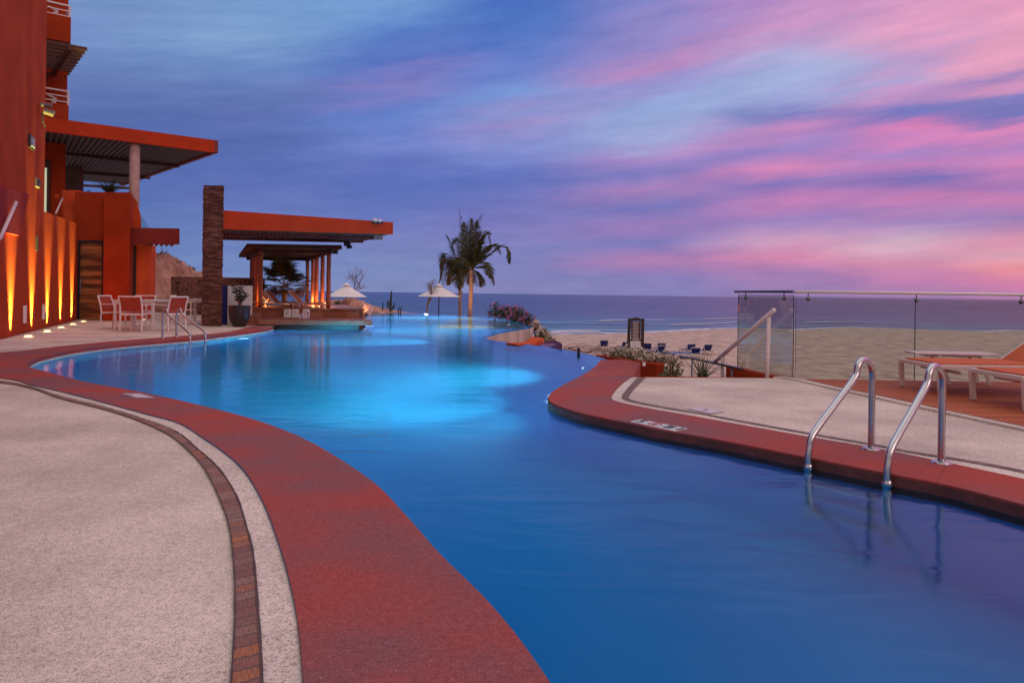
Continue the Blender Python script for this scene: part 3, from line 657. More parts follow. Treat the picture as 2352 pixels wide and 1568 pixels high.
# promontory hump beyond the crease
cr0, cr1 = Rr[crease_pool], G(1453, 864.3)
tl, tr = G(1379, 835.6, .09), G(1471, 837.5, .09)
tl = Vector((Rr[0].x, Rr[0].y, 0)); 
ridge = MB()
pe = Rr[:crease_pool + 1]                      # from far end to crease along the water
nP = len(pe); fr_ = [i / (nP - 1) for i in range(nP)]
far_r = D(1471, 837.2, 9.62); far_l = pe[0]
rows = []
for i, p in enumerate(pe):
    t = 1 - fr_[i]                             # 0 at crease, 1 at far end
    q = cr1.lerp(Vector((far_r.x, far_r.y, 0)), t)
    zt = .125 * (t ** 1.5)
    rows.append([Vector((p.x + (q.x - p.x) * k / 8, p.y + (q.y - p.y) * k / 8, zt * min(1, .45 + k / 8))) for k in range(9)])
vs = [v for r in rows for v in r]
ridge.add(vs, [(i * 9 + k, (i + 1) * 9 + k, (i + 1) * 9 + k + 1, i * 9 + k + 1) for i in range(nP - 1) for k in range(8)])
k0 = len(ridge.v)
side = [r[8] for r in rows]; ridge.add(side + [Vector((v.x, v.y, -1.6)) for v in side], [(i, i + 1, nP + i + 1, nP + i) for i in range(nP - 1)])
backr = rows[0]; ridge.add(backr + [Vector((v.x, v.y, -1.6)) for v in backr], [(i, i + 1, 9 + i + 1, 9 + i) for i in range(8)])
edge = [r[0] for r in rows]; ridge.add(edge + [Vector((v.x, v.y, -.6)) for v in edge], [(i + 1, i, nP + i, nP + i + 1) for i in range(nP - 1)])
ridge.build('coping_ramp', M['ramp'] if 'ramp' in M else M['red'], kind='structure')
# wooden sun deck and its kerb
woodp = [(p.x, p.y) for p in wl] + [(14, -4), (14, 9.05), (3.72, 9.05)]
MB().sheet(woodp, -.006).build('wood_deck', M['wood'], kind='structure')
kb = catmull(wl, 6)
kA = [p + Vector((-.05, -.02, 0)) for p in kb]; kB = [p + Vector((.05, .02, 0)) for p in kb]
kk = MB().ribbon(kA, kB, .012); kk.wall(kA, -.02, .012); kk.build('deck_kerb', M['strip'], kind='structure')
edgeline(kB, .02, .013, 'paving_joint')
# retaining face under the decks
rf = MB(); rf.wall([Vector((1.75, 9.14, 0)), Vector((3.49, 9.13, 0)), Vector((3.72, 9.06, 0)), Vector((14, 9.05, 0))], -3.2, -.006, flip=True)
rf.build('terrace_edge', M['stucco'], kind='structure')

# depth markers set in the coping
def marker(corner_pts, texts, label, mt, ink, z0=.0005):
    P_ = [G(*c) for c in corner_pts]
    c = sum(P_, Vector()) / 4
    o = MB().slab([p + Vector((0, 0, z0)) for p in P_], (0, 0, .0015)).build('depth_marker', mt); props(o, label, 'depth marker')
    ex = (P_[2] - P_[1]).normalized()
    return o, P_, c
def letters(parent, s, loc, rz, size, m, sx=1, tilt=0, name='lettering', ext=.001):
    cu = bpy.data.curves.new(name, 'FONT'); cu.body = s; cu.size = size; cu.extrude = ext; cu.align_x = 'CENTER'; cu.align_y = 'CENTER'
    tmp = bpy.data.objects.new(name + '_tmp', cu); me = bpy.data.meshes.new_from_object(tmp); bpy.data.objects.remove(tmp)
    t = bpy.data.objects.new(name, me); COL.objects.link(t); me.materials.clear(); me.materials.append(m)
    t.location = loc; t.rotation_euler = (tilt, 0, rz); t.scale.x = sx; adopt(t, parent)
    return t
mk, P_, c_ = marker([(1447,967.6),(1472,963.2),(1580,984),(1551,990.2)], None, 'white depth marker tile with dark figures on the red coping of the point', M['markerwhite'], None)
ang = math.atan2((P_[2] - P_[1]).y, (P_[2] - P_[1]).x)
dxy = (P_[2] - P_[1]); wd = (P_[0] - P_[1]).length
for s_, k_, m_ in (('5', .14, M['ink']), ('2', .72, M['ink']), ('11', .88, M['ink'])):
    pp = (P_[0].lerp(P_[3], k_) + P_[1].lerp(P_[2], k_)) / 2
    letters(mk, s_, (pp.x, pp.y, .0065), ang, wd * .95, m_, 1.1)
pp = (P_[0].lerp(P_[3], .44) + P_[1].lerp(P_[2], .44)) / 2
rg = MB(); rr = wd * .40
n_ = 24
rg.add([(pp.x + rr * k * math.cos(2 * math.pi * i / n_), pp.y + rr * k * math.sin(2 * math.pi * i / n_), .0066) for k in (1, .8) for i in range(n_)], [(i, (i + 1) % n_, n_ + (i + 1) % n_, n_ + i) for i in range(n_)])
rg.bar((pp.x - rr * .6, pp.y - rr * .6, .0066), (pp.x + rr * .6, pp.y + rr * .6, .0066), .02, .001)
rg.build('symbol', M['noentry'], mk)
mk2, P2, c2 = marker([(281,903.2),(322,904.2),(356,913.3),(312,912.6)], None, 'worn pale depth marker tile on the broad red coping at left', M['faded'], None)
letters(mk2, '5', (c2.x - .12, c2.y, .0062), -.7, .16, M['inkgrey'])
mk3, P3, c3 = marker([(1578,937.5),(1612,933.5),(1664,944),(1632,949)], None, 'faded pale marker tile in the cream paving beside the grey edging', M['faded'], None, -.0028)
letters(mk3, '5', (c3.x, c3.y, .0), -.35, .14, M['inkgrey'])

# ------------------------------------------------------------------ pool ladders
def ladder(base1, top1, ent1, base2, top2, ent2, label):
    root = empty('pool_ladder', ((base1 + base2) / 2), label, 'ladder', 'steel grab rail pairs at the pool edge')
    for bs, tp, en in ((base1, top1, ent1), (base2, top2, ent2)):
        d = (en - bs); d.z = 0; dn = d.normalized(); L_ = d.length + .06
        zt = tp
        pts = [bs + Vector((0, 0, .0)), bs + Vector((0, 0, zt * .55)), bs + Vector((0, 0, zt - .13)), bs + dn * .018 + Vector((0, 0, zt - .065)), bs + dn * .065 + Vector((0, 0, zt - .018)), bs + dn * .12 + Vector((0, 0, zt - .012)), bs + dn * .165 + Vector((0, 0, zt - .05)), bs + dn * .20 + Vector((0, 0, zt - .13))]
        lo = bs + dn * (L_ - .045) + Vector((0, 0, .16))
        pts += [pts[-1].lerp(lo, .5), lo, bs + dn * (L_ - .012) + Vector((0, 0, .085)), bs + dn * L_ + Vector((0, 0, .0)), bs + dn * L_ + Vector((0, 0, -.16))]
        r_ = MB().tube(catmull(pts, 6), .0225, 16).build('grab_rail', M['steel'], root, smooth=True)
        MB().lathe([(.0, .016), (.04, .015), (.055, .009), (.06, .0)], (bs.x, bs.y, .001), 24).build('base_flange', M['steel'], r_, smooth='auto')
        e = bs + dn * L_
        MB().lathe([(.026, .012), (.032, .0), (.032, -.02), (.026, -.03)], (e.x, e.y, ZW + .03), 20).build('collar', M['steel'], r_, smooth=True)
        MB().tube([e + Vector((0, 0, -.16)), e + Vector((0, 0, -1.15))], .0235, 12).build('stile', M['steel'], r_, smooth=True)
    e1 = ent1 + (ent1 - base1).normalized() * .06; e2 = ent2 + (ent2 - base2).normalized() * .06
    for k in range(3):
        z = -.38 - k * .28
        a, b_ = Vector((e1.x, e1.y, z)), Vector((e2.x, e2.y, z))
        MB().bar(a, b_, .09, .02).build('tread', M['steel'], root, bevel=.004)
    return root
def flat(v): return Vector((v.x, v.y, 0))
ladder(flat(G(2001,1031)), .635, flat(G(1870,1077,ZW)), flat(G(2162,1062.5)), .635, flat(G(2050,1115,ZW)), 'brushed steel pool ladder rails on the near right coping')
ladder(flat(G(373,776.5)), .63, flat(G(432.5,789,ZW)), flat(G(405,773.5)), .63, flat(G(468,786,ZW)), 'small steel pool ladder rails beside the dining chairs')

# ------------------------------------------------------------------ glass balustrade and stair rails
cx, cy = 3.69, 9.06
gb = empty('glass_balustrade', (cx, cy, 0), 'frameless tinted glass balustrade with dark steel top rail round the sun deck', 'balustrade')
end = D(1697, 700, 10.5)
sidev = (Vector((end.x, end.y, 0)) - Vector((cx, cy, 0)))
def pane(a, b_, z0, z1, name='glass_panel'):
    d = (b_ - a).normalized(); n_ = Vector((-d.y, d.x, 0)) * .012
    o = MB().slab([(a.x, a.y, z0), (b_.x, b_.y, z0), (b_.x, b_.y, z1), (a.x, a.y, z1)], n_).build(name, M['glass'], gb)
    e_ = MB()
    for q in (a, b_): e_.slab([q + n_ * .0 + Vector((0, 0, z0)), q + n_ + Vector((0, 0, z0)), q + n_ + Vector((0, 0, z1)), q + Vector((0, 0, z1))], -d * .0035 if q is a else d * .0035)
    e_.slab([(a.x, a.y, z1), (b_.x, b_.y, z1), (b_.x + n_.x, b_.y + n_.y, z1), (a.x + n_.x, a.y + n_.y, z1)], (0, 0, .003))
    e_.build('panel_edge', M['glassedge'], o)
C0 = Vector((cx, cy, 0))
pane(C0 + sidev.normalized() * .03, C0 + sidev, -.02, 1.075)
j = [C0 + Vector((.004, 0, 0)), Vector((D(2103, 700, cy).x, cy, 0)), Vector((7.35, cy, 0)), Vector((9.4, cy, 0))]
for a, b_ in zip(j, j[1:]): pane(a + Vector((.003, 0, 0)), b_ - Vector((.003, 0, 0)), 0.0, 1.06)
rail = MB(); zr = 1.125
rail.bar(C0 + Vector((0, 0, zr)), C0 + sidev * 1.07 + Vector((0, 0, zr)), .055, .036)
rail.build('top_rail', M['darksteel'], gb, bevel=.008)
MB().bar(C0 + Vector((-.03, 0, zr)), Vector((9.5, cy, zr)), .055, .036).build('top_rail', M['steel'], gb, bevel=.008)
def bracket(p, d):
    k = MB(); k.tube([p + Vector((0, 0, zr - .02)), p + Vector((0, 0, zr - .07)), p + Vector((0, 0, zr - .09)) + d * .04], .008, 8)
    k.blob(p + Vector((0, 0, zr - .095)) + d * .0, (.028, .03, .028), 1, 2, 0)
    k.build('rail_bracket', M['darksteel'], gb, smooth=True)
for px in (1855, 2103, 2343): bracket(Vector((D(px, 680, cy).x, cy - .02, 0)), Vector((-.7, -.7, 0)))
for t in (.16, .84): bracket(C0 + sidev * t + Vector((-.02, 0, 0)), Vector((.2, -.9, 0)))
# low red kerb under the side panel
ku = MB(); n_ = Vector((-.13, -.02, 0))
ku.prism([(cx + .02, cy), (cx + .02 - .02, cy + .02), (end.x - .02, end.y + .1), (end.x - .16, end.y + .08), (cx - .17, cy + .08)], -1.6, -.008)
props(ku.build('red_kerb', M['stucco'], bevel=.01), 'low red kerb wall below the side glass panel', 'kerb wall')

hr = empty('stair_handrail', (3.49, 9.3, -1), 'white painted handrail on two posts sloping down the beach stairs', 'handrail')
p1 = D(1777, 713, 9.30); p2 = D(1641, 832, 10.75)
MB().tube([p1, p2], .030, 14).build('rail', M['railwhite'], hr, smooth=True)
MB().blob(p1, (.036, .036, .036), 0, 2, 0).build('end_cap', M['white'], hr, smooth=True)
q1 = D(1768, 728, 9.32); q2 = D(1662, 818, 10.52)
for q in (q1, q2): MB().tube([q - Vector((.01, 0, 0)), Vector((q.x - .035, q.y, q.z - 1.35))], .028, 14).build('post', M['railwhite'], hr, smooth=True)
sr = empty('stair_handrail', (2.9, 11, -1), 'thin grey metal handrail crossing in front of the spiky plant', 'handrail')
a_, b_ = D(1704, 847, 9.9), D(1519, 808.5, 12.6)
MB().bar(a_, b_, .05, .03).build('rail', M['darksteel'], sr, bevel=.006)
for px, py, t in ((1595, 826, .56), (1524, 812, .97), (1682, 843, .1)):
    q = a_.lerp(b_, t); MB().tube([q, q - Vector((0, 0, 1.2))], .014, 8).build('post', M['darksteel'], sr, smooth=True)

# stairs down to the sand
st = MB()
for k in range(11):
    z = -.22 - k * .2; y = 9.5 + k * .42
    st.box(1.95, 3.3, y, y + .46, z - .25, z)
o = st.build('beach_stairs', M['strip']); props(o, 'pale stone stairs going down from the terrace to the beach', 'stairs')

# ------------------------------------------------------------------ loungers and table on the deck
M['lounger'] = mat('cream powder coat', (.66, .54, .50), .45, var=.05, scale=8)
def make_lounger(name, loc, label, cat, group, fabric, back=.52, scale=1.0, rz=0, W=.70, L=1.95, h=.33, parts=True):
    r = empty(name, (0, 0, 0), label, cat, group)
    f = MB(); t = .045
    for y in (-W / 2, W / 2): f.bar((0, y, h - t / 2), (L, y, h - t / 2), t, t)
    f.bar((0, -W / 2, h - t / 2), (0, W / 2, h - t / 2), t, t); f.bar((L, -W / 2, h - t / 2), (L, W / 2, h - t / 2), t, t)
    f.bar((.25, -W / 2, h - .09), (.25, W / 2, h - .09), .03, .03)
    f.build('frame', M['lounger'], r, bevel=.006)
    for x in (.0, L - .12):
        for y in (-W / 2, W / 2):
            MB().bar((x, y, h - .02), (x + (.02 if x == 0 else 0), y, 0), .05, .045).build('leg', M['lounger'], r, bevel=.005)
    s = MB(); bx = L * .62
    s.slab([(.03, -W / 2 + .03, h + .004), (bx, -W / 2 + .03, h + .004), (bx, W / 2 - .03, h + .004), (.03, W / 2 - .03, h + .004)], (0, 0, .012)).build('seat', fabric, r)
    ba = MB(); c_, s_ = math.cos(back), math.sin(back); BL = L - bx
    ba.slab([(bx, -W / 2 + .03, h + .01), (bx + BL * c_, -W / 2 + .03, h + .01 + BL * s_), (bx + BL * c_, W / 2 - .03, h + .01 + BL * s_), (bx, W / 2 - .03, h + .01)], (-.012 * s_, 0, .012 * c_))
    bo = ba.build('backrest', fabric, r)
    bf = MB()
    for y in (-W / 2 + .015, W / 2 - .015): bf.bar((bx, y, h), (bx + BL * c_, y, h + BL * s_), .03, .03)
    bf.bar((bx + BL * c_, -W / 2 + .01, h + BL * s_), (bx + BL * c_, W / 2 - .01, h + BL * s_), .03, .03)
    bf.bar((bx + BL * .6 * c_, -W / 2 + .03, h + BL * .6 * s_), (bx + BL * .75, -W / 2 + .03, h - .02), .02, .02)
    bf.build('back_frame', M['white'], r)
    r.location = loc; r.rotation_euler.z = rz; r.scale = (scale,) * 3
    return r
l1 = make_lounger('sun_lounger', (4.71, 8.04, 0), 'orange sling sun lounger with white frame beside the side table', 'sun lounger', 'orange sun loungers on the wooden deck', M['orange'], back=.62, W=.76)
l2 = copy_tree(l1); l2.location = (4.86, 6.97, 0); l2['label'] = 'second orange sun lounger, nearer the pool ladder and cut by the right edge'
tb_ = empty('side_table', (5.42, 8.77, 0), 'low square white side table with splayed legs behind the orange lounger', 'table')
tx0, tx1, ty0, ty1 = 5.02, 5.98, 8.55, 8.98
MB().slab([(tx0, ty0 + .1, .365), (tx1, ty0, .365), (tx1 + .05, ty1 - .03, .365), (tx0 + .05, ty1, .365)], (0, 0, .022)).build('table_top', M['railwhite'], tb_, bevel=.004)
MB().bar((tx0 + .18, ty0 + .2, .35), (tx1 - .15, ty0 + .12, .35), .03, .03).bar((tx0 + .2, ty1 - .08, .35), (tx1 - .12, ty1 - .1, .35), .03, .03).build('apron', M['white'], tb_)
for (x, y, dx) in ((5.32, 8.66, .12), (5.36, 8.9, .12), (5.82, 8.66, .1), (5.84, 8.9, .1)):
    MB().bar((x, y, .36), (x + dx * (1 if x > 5.4 else .9), y - .05, 0), .045, .035).build('leg', M['white'], tb_)
o = MB().lathe([(.0, .012), (.03, .012), (.04, 0)], (G(1853+640,1108).x*0+3.9+.0, 8.95, 0), 16).build('floor_disc', M['steel']); bpy.data.objects.remove(o)

# ================================================================== hotel building
A0 = G(0, 779); B0 = G(176, 735)
u2 = (B0 - A0); u2.z = 0; u2.normalize()          # along the lit wall, away from us
nrm = Vector((u2.y, -u2.x, 0))                      # towards the pool
cor = WP(98.5, 700, A0, u2); cor.z = 0
dF = Vector((.787, .617, 0))                        # direction of the canopy fronts
hb = empty('hotel_building', (cor.x, cor.y, 0), 'tall terracotta hotel tower and wing with flat roofs and balconies at far left', 'building')
def pr(poly, z0, z1): return MB().prism([(p[0], p[1]) for p in poly], z0, z1)
t0 = cor - u2 * 13
pr([cor, cor - nrm * 7, t0 - nrm * 7, t0], 0, 17).build('tower', M['stucco'], hb)
# lit wall, lower block behind it
Bw = WP(175.5, 735, A0, u2); Bw.z = 0
k1 = cor + nrm * .003
zl0 = WP(98, 484, A0, u2).z; zl1 = WP(150, 499, A0, u2).z
lw = MB(); lw.prism([(cor.x, cor.y), (Bw.x, Bw.y), (Bw.x - nrm.x * .35, Bw.y - nrm.y * .35), (cor.x - nrm.x * .35, cor.y - nrm.y * .35)], 0, 3, top=[zl0, zl1, zl1, zl0])
lw.build('uplit_wall', M['stucco'], hb)
pr([cor - nrm * .355, Bw - nrm * .355, Bw - nrm * 6, cor - nrm * 6], 0, 2.7).build('raised_floor', M['stucco'], hb)
# relief: slanting stair panel and its rail
pts = [WP(-40, 418, A0, u2), WP(62, 446, A0, u2), WP(38, 541, A0, u2), WP(-60, 520, A0, u2)]
MB().slab(pts, nrm * .05).build('stair_panel', M['stucco_panel'] if 'stucco_panel' in M else M['stucco'], hb)
ra, rb = WP(-18, 548, A0, u2), WP(21, 464, A0, u2)
MB().tube([ra + nrm * .12, rb + nrm * .12], .035, 10).build('handrail', M['railwhite'], hb, smooth=True)
# canopy of the wing
zb, zt = 6.38, 6.86
cfl = D(100, 300.6, 23.8); cfr = D(501, 351, 27.2); cbr = D(283, 429, 36.4); cbl = D(150, 419, 35.6)
cfl.z = cfr.z = cbr.z = cbl.z = 0
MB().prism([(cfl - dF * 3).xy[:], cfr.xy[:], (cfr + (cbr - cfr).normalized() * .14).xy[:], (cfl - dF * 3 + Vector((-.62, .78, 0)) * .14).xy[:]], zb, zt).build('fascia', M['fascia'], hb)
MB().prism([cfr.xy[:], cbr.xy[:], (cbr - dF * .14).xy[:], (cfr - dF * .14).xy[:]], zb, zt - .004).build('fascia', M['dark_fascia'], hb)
pr([cfl - dF * 3 + Vector((-.62, .78, 0)) * .145, cfr - dF * .15 + Vector((-.62, .78, 0)) * .145, cbr - dF * .15, cbl - dF * 3], zt - .18, zt - .1).build('canopy_roof', M['soffit'], hb)
def corrugate(p00, p10, p11, p01, z, n, depth, name, parent, m=None):
    """ridged sheet; ridges run from the 0x side to the 1x side"""
    vs = []; fs = []
    for i in range(n * 4 + 1):
        t = i / (n * 4); zz = z + (depth if (i % 4) in (1, 2) else 0); a = p00.lerp(p10, t); b_ = p01.lerp(p11, t)
        vs += [(a.x, a.y, zz), (b_.x, b_.y, zz)]
    fs = [(2 * i, 2 * i + 1, 2 * i + 3, 2 * i + 2) for i in range(n * 4)]
    return MB().add(vs, fs).build(name, m or M['soffit'], parent)
back = Vector((-.62, .78, 0))
corrugate(cfl - dF * 3 + back * .145, cfr - dF * .15 + back * .145, cbr - dF * .15, cbl - dF * 3, zb + .08, 44, .09, 'corrugated_soffit', hb)
for (ax, ay, bx, by) in ((152, 353, 411, 382), (152, 398, 345, 408.5), (152, 428, 305, 433)):
    pa = D(ax, ay, 30); 
    k = (zb + .02 - H)
    a1, b1 = ab(ax, ay); a2, b2 = ab(bx, by)
    PA = Vector((a1 / F * (-k * F / b1), -k * F / b1, zb + .02)); PB = Vector((a2 / F * (-k * F / b2), -k * F / b2, zb + .02))
    MB().bar(PA - dF * 3, PB, .14, .12).build('roof_beam', M['darkwood'], hb)
pc = D(309, 400, 25.75); 
MB().tube([(pc.x, pc.y, 2.5), (pc.x, pc.y, zb + .15)], .175, 24).build('round_column', M['column'] if 'column' in M else M['strip'], hb, smooth=True)
# joint in the fascia above the column
jq = cfl + dF * ((D(302, 300, 25.6) - cfl).dot(dF)); MB().slab([jq + Vector((0, 0, zb)) - back * .004, jq + dF * .12 + Vector((0, 0, zb)) - back * .004, jq + dF * .12 + Vector((0, 0, zt)) - back * .004, jq + Vector((0, 0, zt)) - back * .004], -back * .01).build('fascia_joint', M['dark_fascia'], hb)
# wing mass above the canopy
wr = WP(158.5, 275, cfl, dF); wr.z = 0
wl_ = cfl - dF * 4
def wing(z0, z1, set_back, rightpx, name, m, thick=.18):
    o_ = back * set_back
    r_ = WP(rightpx, 200, cfl + o_, dF); r_.z = 0
    return pr([wl_ + o_, r_, r_ + back * thick, wl_ + o_ + back * thick], z0, z1).build(name, m, hb)
zz = lambda y, px=157: WP(px, y, cfl, dF).z
wing(zt - .3, zz(242), .003, 158.5, 'balcony_parapet', M['stucco'])
wing(zz(98, 160), zz(40, 160), .003, 161, 'balcony_parapet', M['stucco'])
for z0_ in (zt - .2, zz(98, 160)):
    r_ = WP(158, 200, cfl + back * .19, dF); r_.z = 0
    pr([wl_ + back * .19, r_, r_ + back * 1.6, wl_ + back * 1.79], z0_ , z0_ + .15).build('balcony_floor', M['stucco'], hb)
wing(zt, 18, 1.3, 154.5, 'recessed_wall', M['stucco'], 5)
for (zb_, yt, px) in ((zz(242), 209, 157), (zz(40, 160), 12, 158)):
    z1_ = zz(yt, px); r_ = WP(px, 200, cfl + back * .09, dF); r_.z = 0
    rl = MB(); L0 = wl_ + back * .09
    for k in range(3): rl.bar(L0 + Vector((0, 0, z1_ - k * .19)), r_ + Vector((0, 0, z1_ - k * .19)), .03 if k else .05)
    rl.bar(r_ + Vector((0, 0, zb_)), r_ + Vector((0, 0, z1_)), .05); q_ = r_ - dF * .95; rl.bar(q_ + Vector((0, 0, zb_)), q_ + Vector((0, 0, z1_)), .035)
    rl.bar(r_ + Vector((0, 0, z1_)), r_ + back * 1.1 + Vector((0, 0, z1_)), .04)
    rl.build('balcony_railing', M['white'], hb)
    ch = MB(); c_ = r_ - dF * .42 + back * .3
    ch.bar(c_ + Vector((0, 0, zb_ - .1)), c_ + Vector((.06, 0, zb_ + .28)), .12, .05); ch.bar(c_ + Vector((.05, 0, zb_ + .26)), c_ + Vector((-.18, 0, zb_ + .38)), .12, .05)
    props(lift(ch.build('balcony_chair', M['white']), c_), 'small white chair on the %s balcony of the terracotta hotel' % ('lower' if yt == 209 else 'upper'), 'chair', 'white chairs on the hotel balconies')
# timber sunshade between the balconies
s0 = D(200, 117, 22.8); s1 = D(160, 167, 25.4)
s0.z = s1.z = (s0.z + s1.z) / 2
z_s = s0.z
pg = None
sh = MB()
for k in range(9):
    e_ = s0.lerp(s1, k / 8); sh.bar(e_, e_ - dF * 3.2, .09, .11)
sh.build('sunshade_slats', M['darkwood'], hb)
sh = MB()
for dd in (.55, ): sh.bar(s0.lerp(s1, -.05) - dF * .5 - Vector((0, 0, .11)), s0.lerp(s1, 1.1) - dF * .5 - Vector((0, 0, .11)), .13, .14)
for k in (.25, .95):
    e_ = s0.lerp(s1, k) - dF * .55 - Vector((0, 0, .15)); sh.bar(e_, e_ - dF * 1.6 - Vector((0, 0, 1.05)), .09, .10)
sh.build('sunshade_brackets', M['darkwood'], hb)
# wing wall under the canopy, with the lit window
wo = cfl + back * 2.6
wre = WP(150, 400, wo, dF); wre.z = 0; wle = wo - dF * 3
pr([wle, wre, wre + back * 1.5, wle + back * 1.5], 2.5, zb + .1).build('wing_wall', M['stucco'], hb)
a_, b_ = WP(94, 380, wo, dF), WP(112, 380, wo, dF); zt_ = WP(105, 384, wo, dF).z; zb_ = 3.2
w_ = MB().slab([(a_.x, a_.y, zb_), (b_.x, b_.y, zb_), (b_.x, b_.y, zt_), (a_.x, a_.y, zt_)], -back * .03).build('lit_window', M['windowlit'], hb)
fr_ = MB(); fr_.bar((b_.x, b_.y, zb_), (b_.x, b_.y, zt_ + .3), .12, .12); fr_.bar((b_.x, b_.y, zt_ + .12), (a_.x, a_.y, zt_ + .12), .12, .3); fr_.build('frame', M['darkwood'], w_)
pa = WP(127, 368+200, wo, dF)
for (px0, px1, y0_, y1_) in ((123, 137, 569*.784-8+1, 0),): pass
p_, q_ = WP(125, 455, wo, dF), WP(135, 446, wo, dF)
MB().slab([(p_.x, p_.y, WP(125, 455, wo, dF).z), (q_.x, q_.y, WP(125, 455, wo, dF).z), (q_.x, q_.y, q_.z), (p_.x, p_.y, q_.z)], -back * .04).build('wall_plate', M['stucco_pale'], hb)
# soffit recess side: small dark pier beneath the canopy
d_ = D(163, 425, 31); MB().box(d_.x - .45, d_.x + .25, 31, 31.5, 2.6, zb + .1).build('rear_pier', M['darkwood'], hb)
# steps up to the raised terrace
for k in range(4):
    c_ = D(142 + 2.4 * (3 - k), 480, 23.3 + k * .32); zz_ = D(150, 483 - k * 15.5, 23.3 + k * .32).z
    e_ = D(178, 480, 23.3 + k * .32)
    MB().box(c_.x, e_.x, 23.3 + k * .32, 23.62 + k * .32, 2.6, zz_).build('step', M['stucco_pale'], hb)
ra, rb = D(128, 491, 22.6), D(143.5, 456, 23.6)
MB().tube([ra, rb], .03, 10).build('handrail', M['railwhite'], hb, smooth=True)
# door wall and projecting block
def skew(pxa, pxb, Y, dep, z0, z1, name, m, **k):
    a = D(pxa, 600, Y); b_ = D(pxb, 600, Y); a.z = b_.z = 0; w = Vector((-.41, .91, 0)) * dep
    return pr([a, b_, b_ + w, a + w], z0, z1).build(name, m, hb, **k)
zw = D(200, 441, 23.1).z
skew(170, 240, 23.1, 3.0, 0, zw, 'door_wall', M['stucco'])
skew(237.5, 297.5, 22.62, 3.0, 0, D(270, 441.5, 22.62).z, 'projecting_block', M['stucco'])
da, db = D(181, 735, 23.05), D(236, 735, 23.05); dz = D(208, 557, 23.05).z
dr = MB().box(da.x, db.x, 23.04, 23.09, .02, dz).build('door', M['door'], hb)
fm = MB(); fm.bar((da.x, 23.03, 0), (da.x, 23.03, dz + .05), .06, .06); fm.bar((db.x, 23.03, 0), (db.x, 23.03, dz + .05), .06, .06); fm.bar((da.x, 23.03, dz + .03), (db.x, 23.03, dz + .03), .06, .07)
fm.build('frame', M['black'], dr)
MB().tube([(da.x + .09, 22.97, .9), (da.x + .09, 22.97, 1.35)], .014, 8).build('handle', M['steel'], dr)
gr = MB()
for k in range(1, 11): gr.box(da.x + .03, db.x - .03, 23.034, 23.041, dz * k / 11 - .006, dz * k / 11 + .006)
gr.build('board_gap', M['black'], dr)
# sloping parapet, wall behind the beam, glass
P5 = [D(297, 443, 23.4), D(304, 447, 23.4), D(321, 487, 23.4), D(323.5, 505, 23.4), D(323.5, 562, 23.4), D(297, 562, 23.4)]
MB().slab(P5, (-.12, .25, 0)).build('sloping_parapet', M['stucco_pale'], hb)
g5 = [D(321, 488, 23.7), D(333, 508, 23.7), D(343, 525, 23.7), D(321, 525, 23.7)]
MB().slab(g5, (0, .012, 0)).build('parapet_glass', M['glass'], hb)
# dark-red beam canopy
ba_, bb_ = D(298.5, 540, 22.75), D(412.5, 540, 22.75); zt_ = 3.03; zb_ = D(350, 560.5, 22.75).z
w = Vector((-.5, .86, 0)) * 2.4; ba_.z = bb_.z = 0
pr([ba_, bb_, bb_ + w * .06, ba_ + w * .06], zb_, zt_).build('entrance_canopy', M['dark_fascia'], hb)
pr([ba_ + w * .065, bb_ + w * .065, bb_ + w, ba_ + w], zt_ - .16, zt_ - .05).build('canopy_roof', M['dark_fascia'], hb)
sl = MB()
for k in range(9):
    s_ = ba_.lerp(bb_, (k + .5) / 9); sl.bar(s_ + w * .07 + Vector((0, 0, zb_ + .12)), s_ + w + Vector((0, 0, zb_ + .12)), .05, .14)
sl.build('canopy_slats', M['darkwood'], hb)
# curved salmon wall and the dark doorway beside it
arc = catmull([D(305, 600, 24.0), D(320, 600, 24.1), D(336, 600, 24.4), D(349, 600, 24.9), D(356.5, 600, 25.8), D(357, 600, 27)], 6)
cwm = MB(); arc2 = [p + Vector((-.15, .3, 0)) for p in arc]
cwm.prism([p.xy[:] for p in arc] + [p.xy[:] for p in reversed(arc2)], 0, 2.62)
cwm.build('curved_wall', M['stucco_pale'], hb, smooth='auto')
g_ = D(302, 600, 23.9); MB().box(g_.x - .35, g_.x + .09, 23.9, 24.05, 0, 2.6).build('dark_doorway', M['darkgap'], hb)
lv = MB()
for k in range(6): lv.bar((g_.x - .12, 23.86, 2.45 - k * .12), (g_.x + .1, 23.86, 2.52 - k * .12), .03, .03)
lv.build('louvre', M['grey'], hb)
# plant on the raised terrace
def spiky(name, loc, n, L, w, mt, label, cat, spread=1.0, seed=1, upb=.5, group=None, droop=.25):
    r = random.Random(seed); lf = MB()
    for k in range(n):
        az = r.uniform(0, 2 * math.pi); el = math.radians(r.uniform(25, 88)) * upb + math.radians(40) * (1 - upb)
        Lk = L * r.uniform(.7, 1.1); d = Vector((math.cos(az) * math.cos(el) * spread, math.sin(az) * math.cos(el) * spread, math.sin(el))).normalized()
        p = Vector((0, 0, 0)); side = d.cross(Vector((0, 0, 1))).normalized(); dd = d.copy()
        pts = [p.copy()]
        for i in range(4):
            p = p + dd * Lk / 4; dd = (dd + Vector((0, 0, -droop * .35))).normalized(); pts.append(p.copy())
        ww = [w * .6, w, w * .85, w * .5, 0.002]
        vs = []
        for i, q in enumerate(pts): vs += [q - side * ww[i] / 2, q + side * ww[i] / 2]
        lf.add(vs, [(2 * i, 2 * i + 1, 2 * i + 3, 2 * i + 2) for i in range(4)])
    o = lf.build(name, mt); o.location = loc; return props(o, label, cat, group)
spiky('terrace_plant', D(251, 441, 25.2) + Vector((0, 0, -.1)), 70, .75, .035, M['leafdark'], 'spiky dark plant on the raised terrace below the big canopy', 'plant', seed=3)
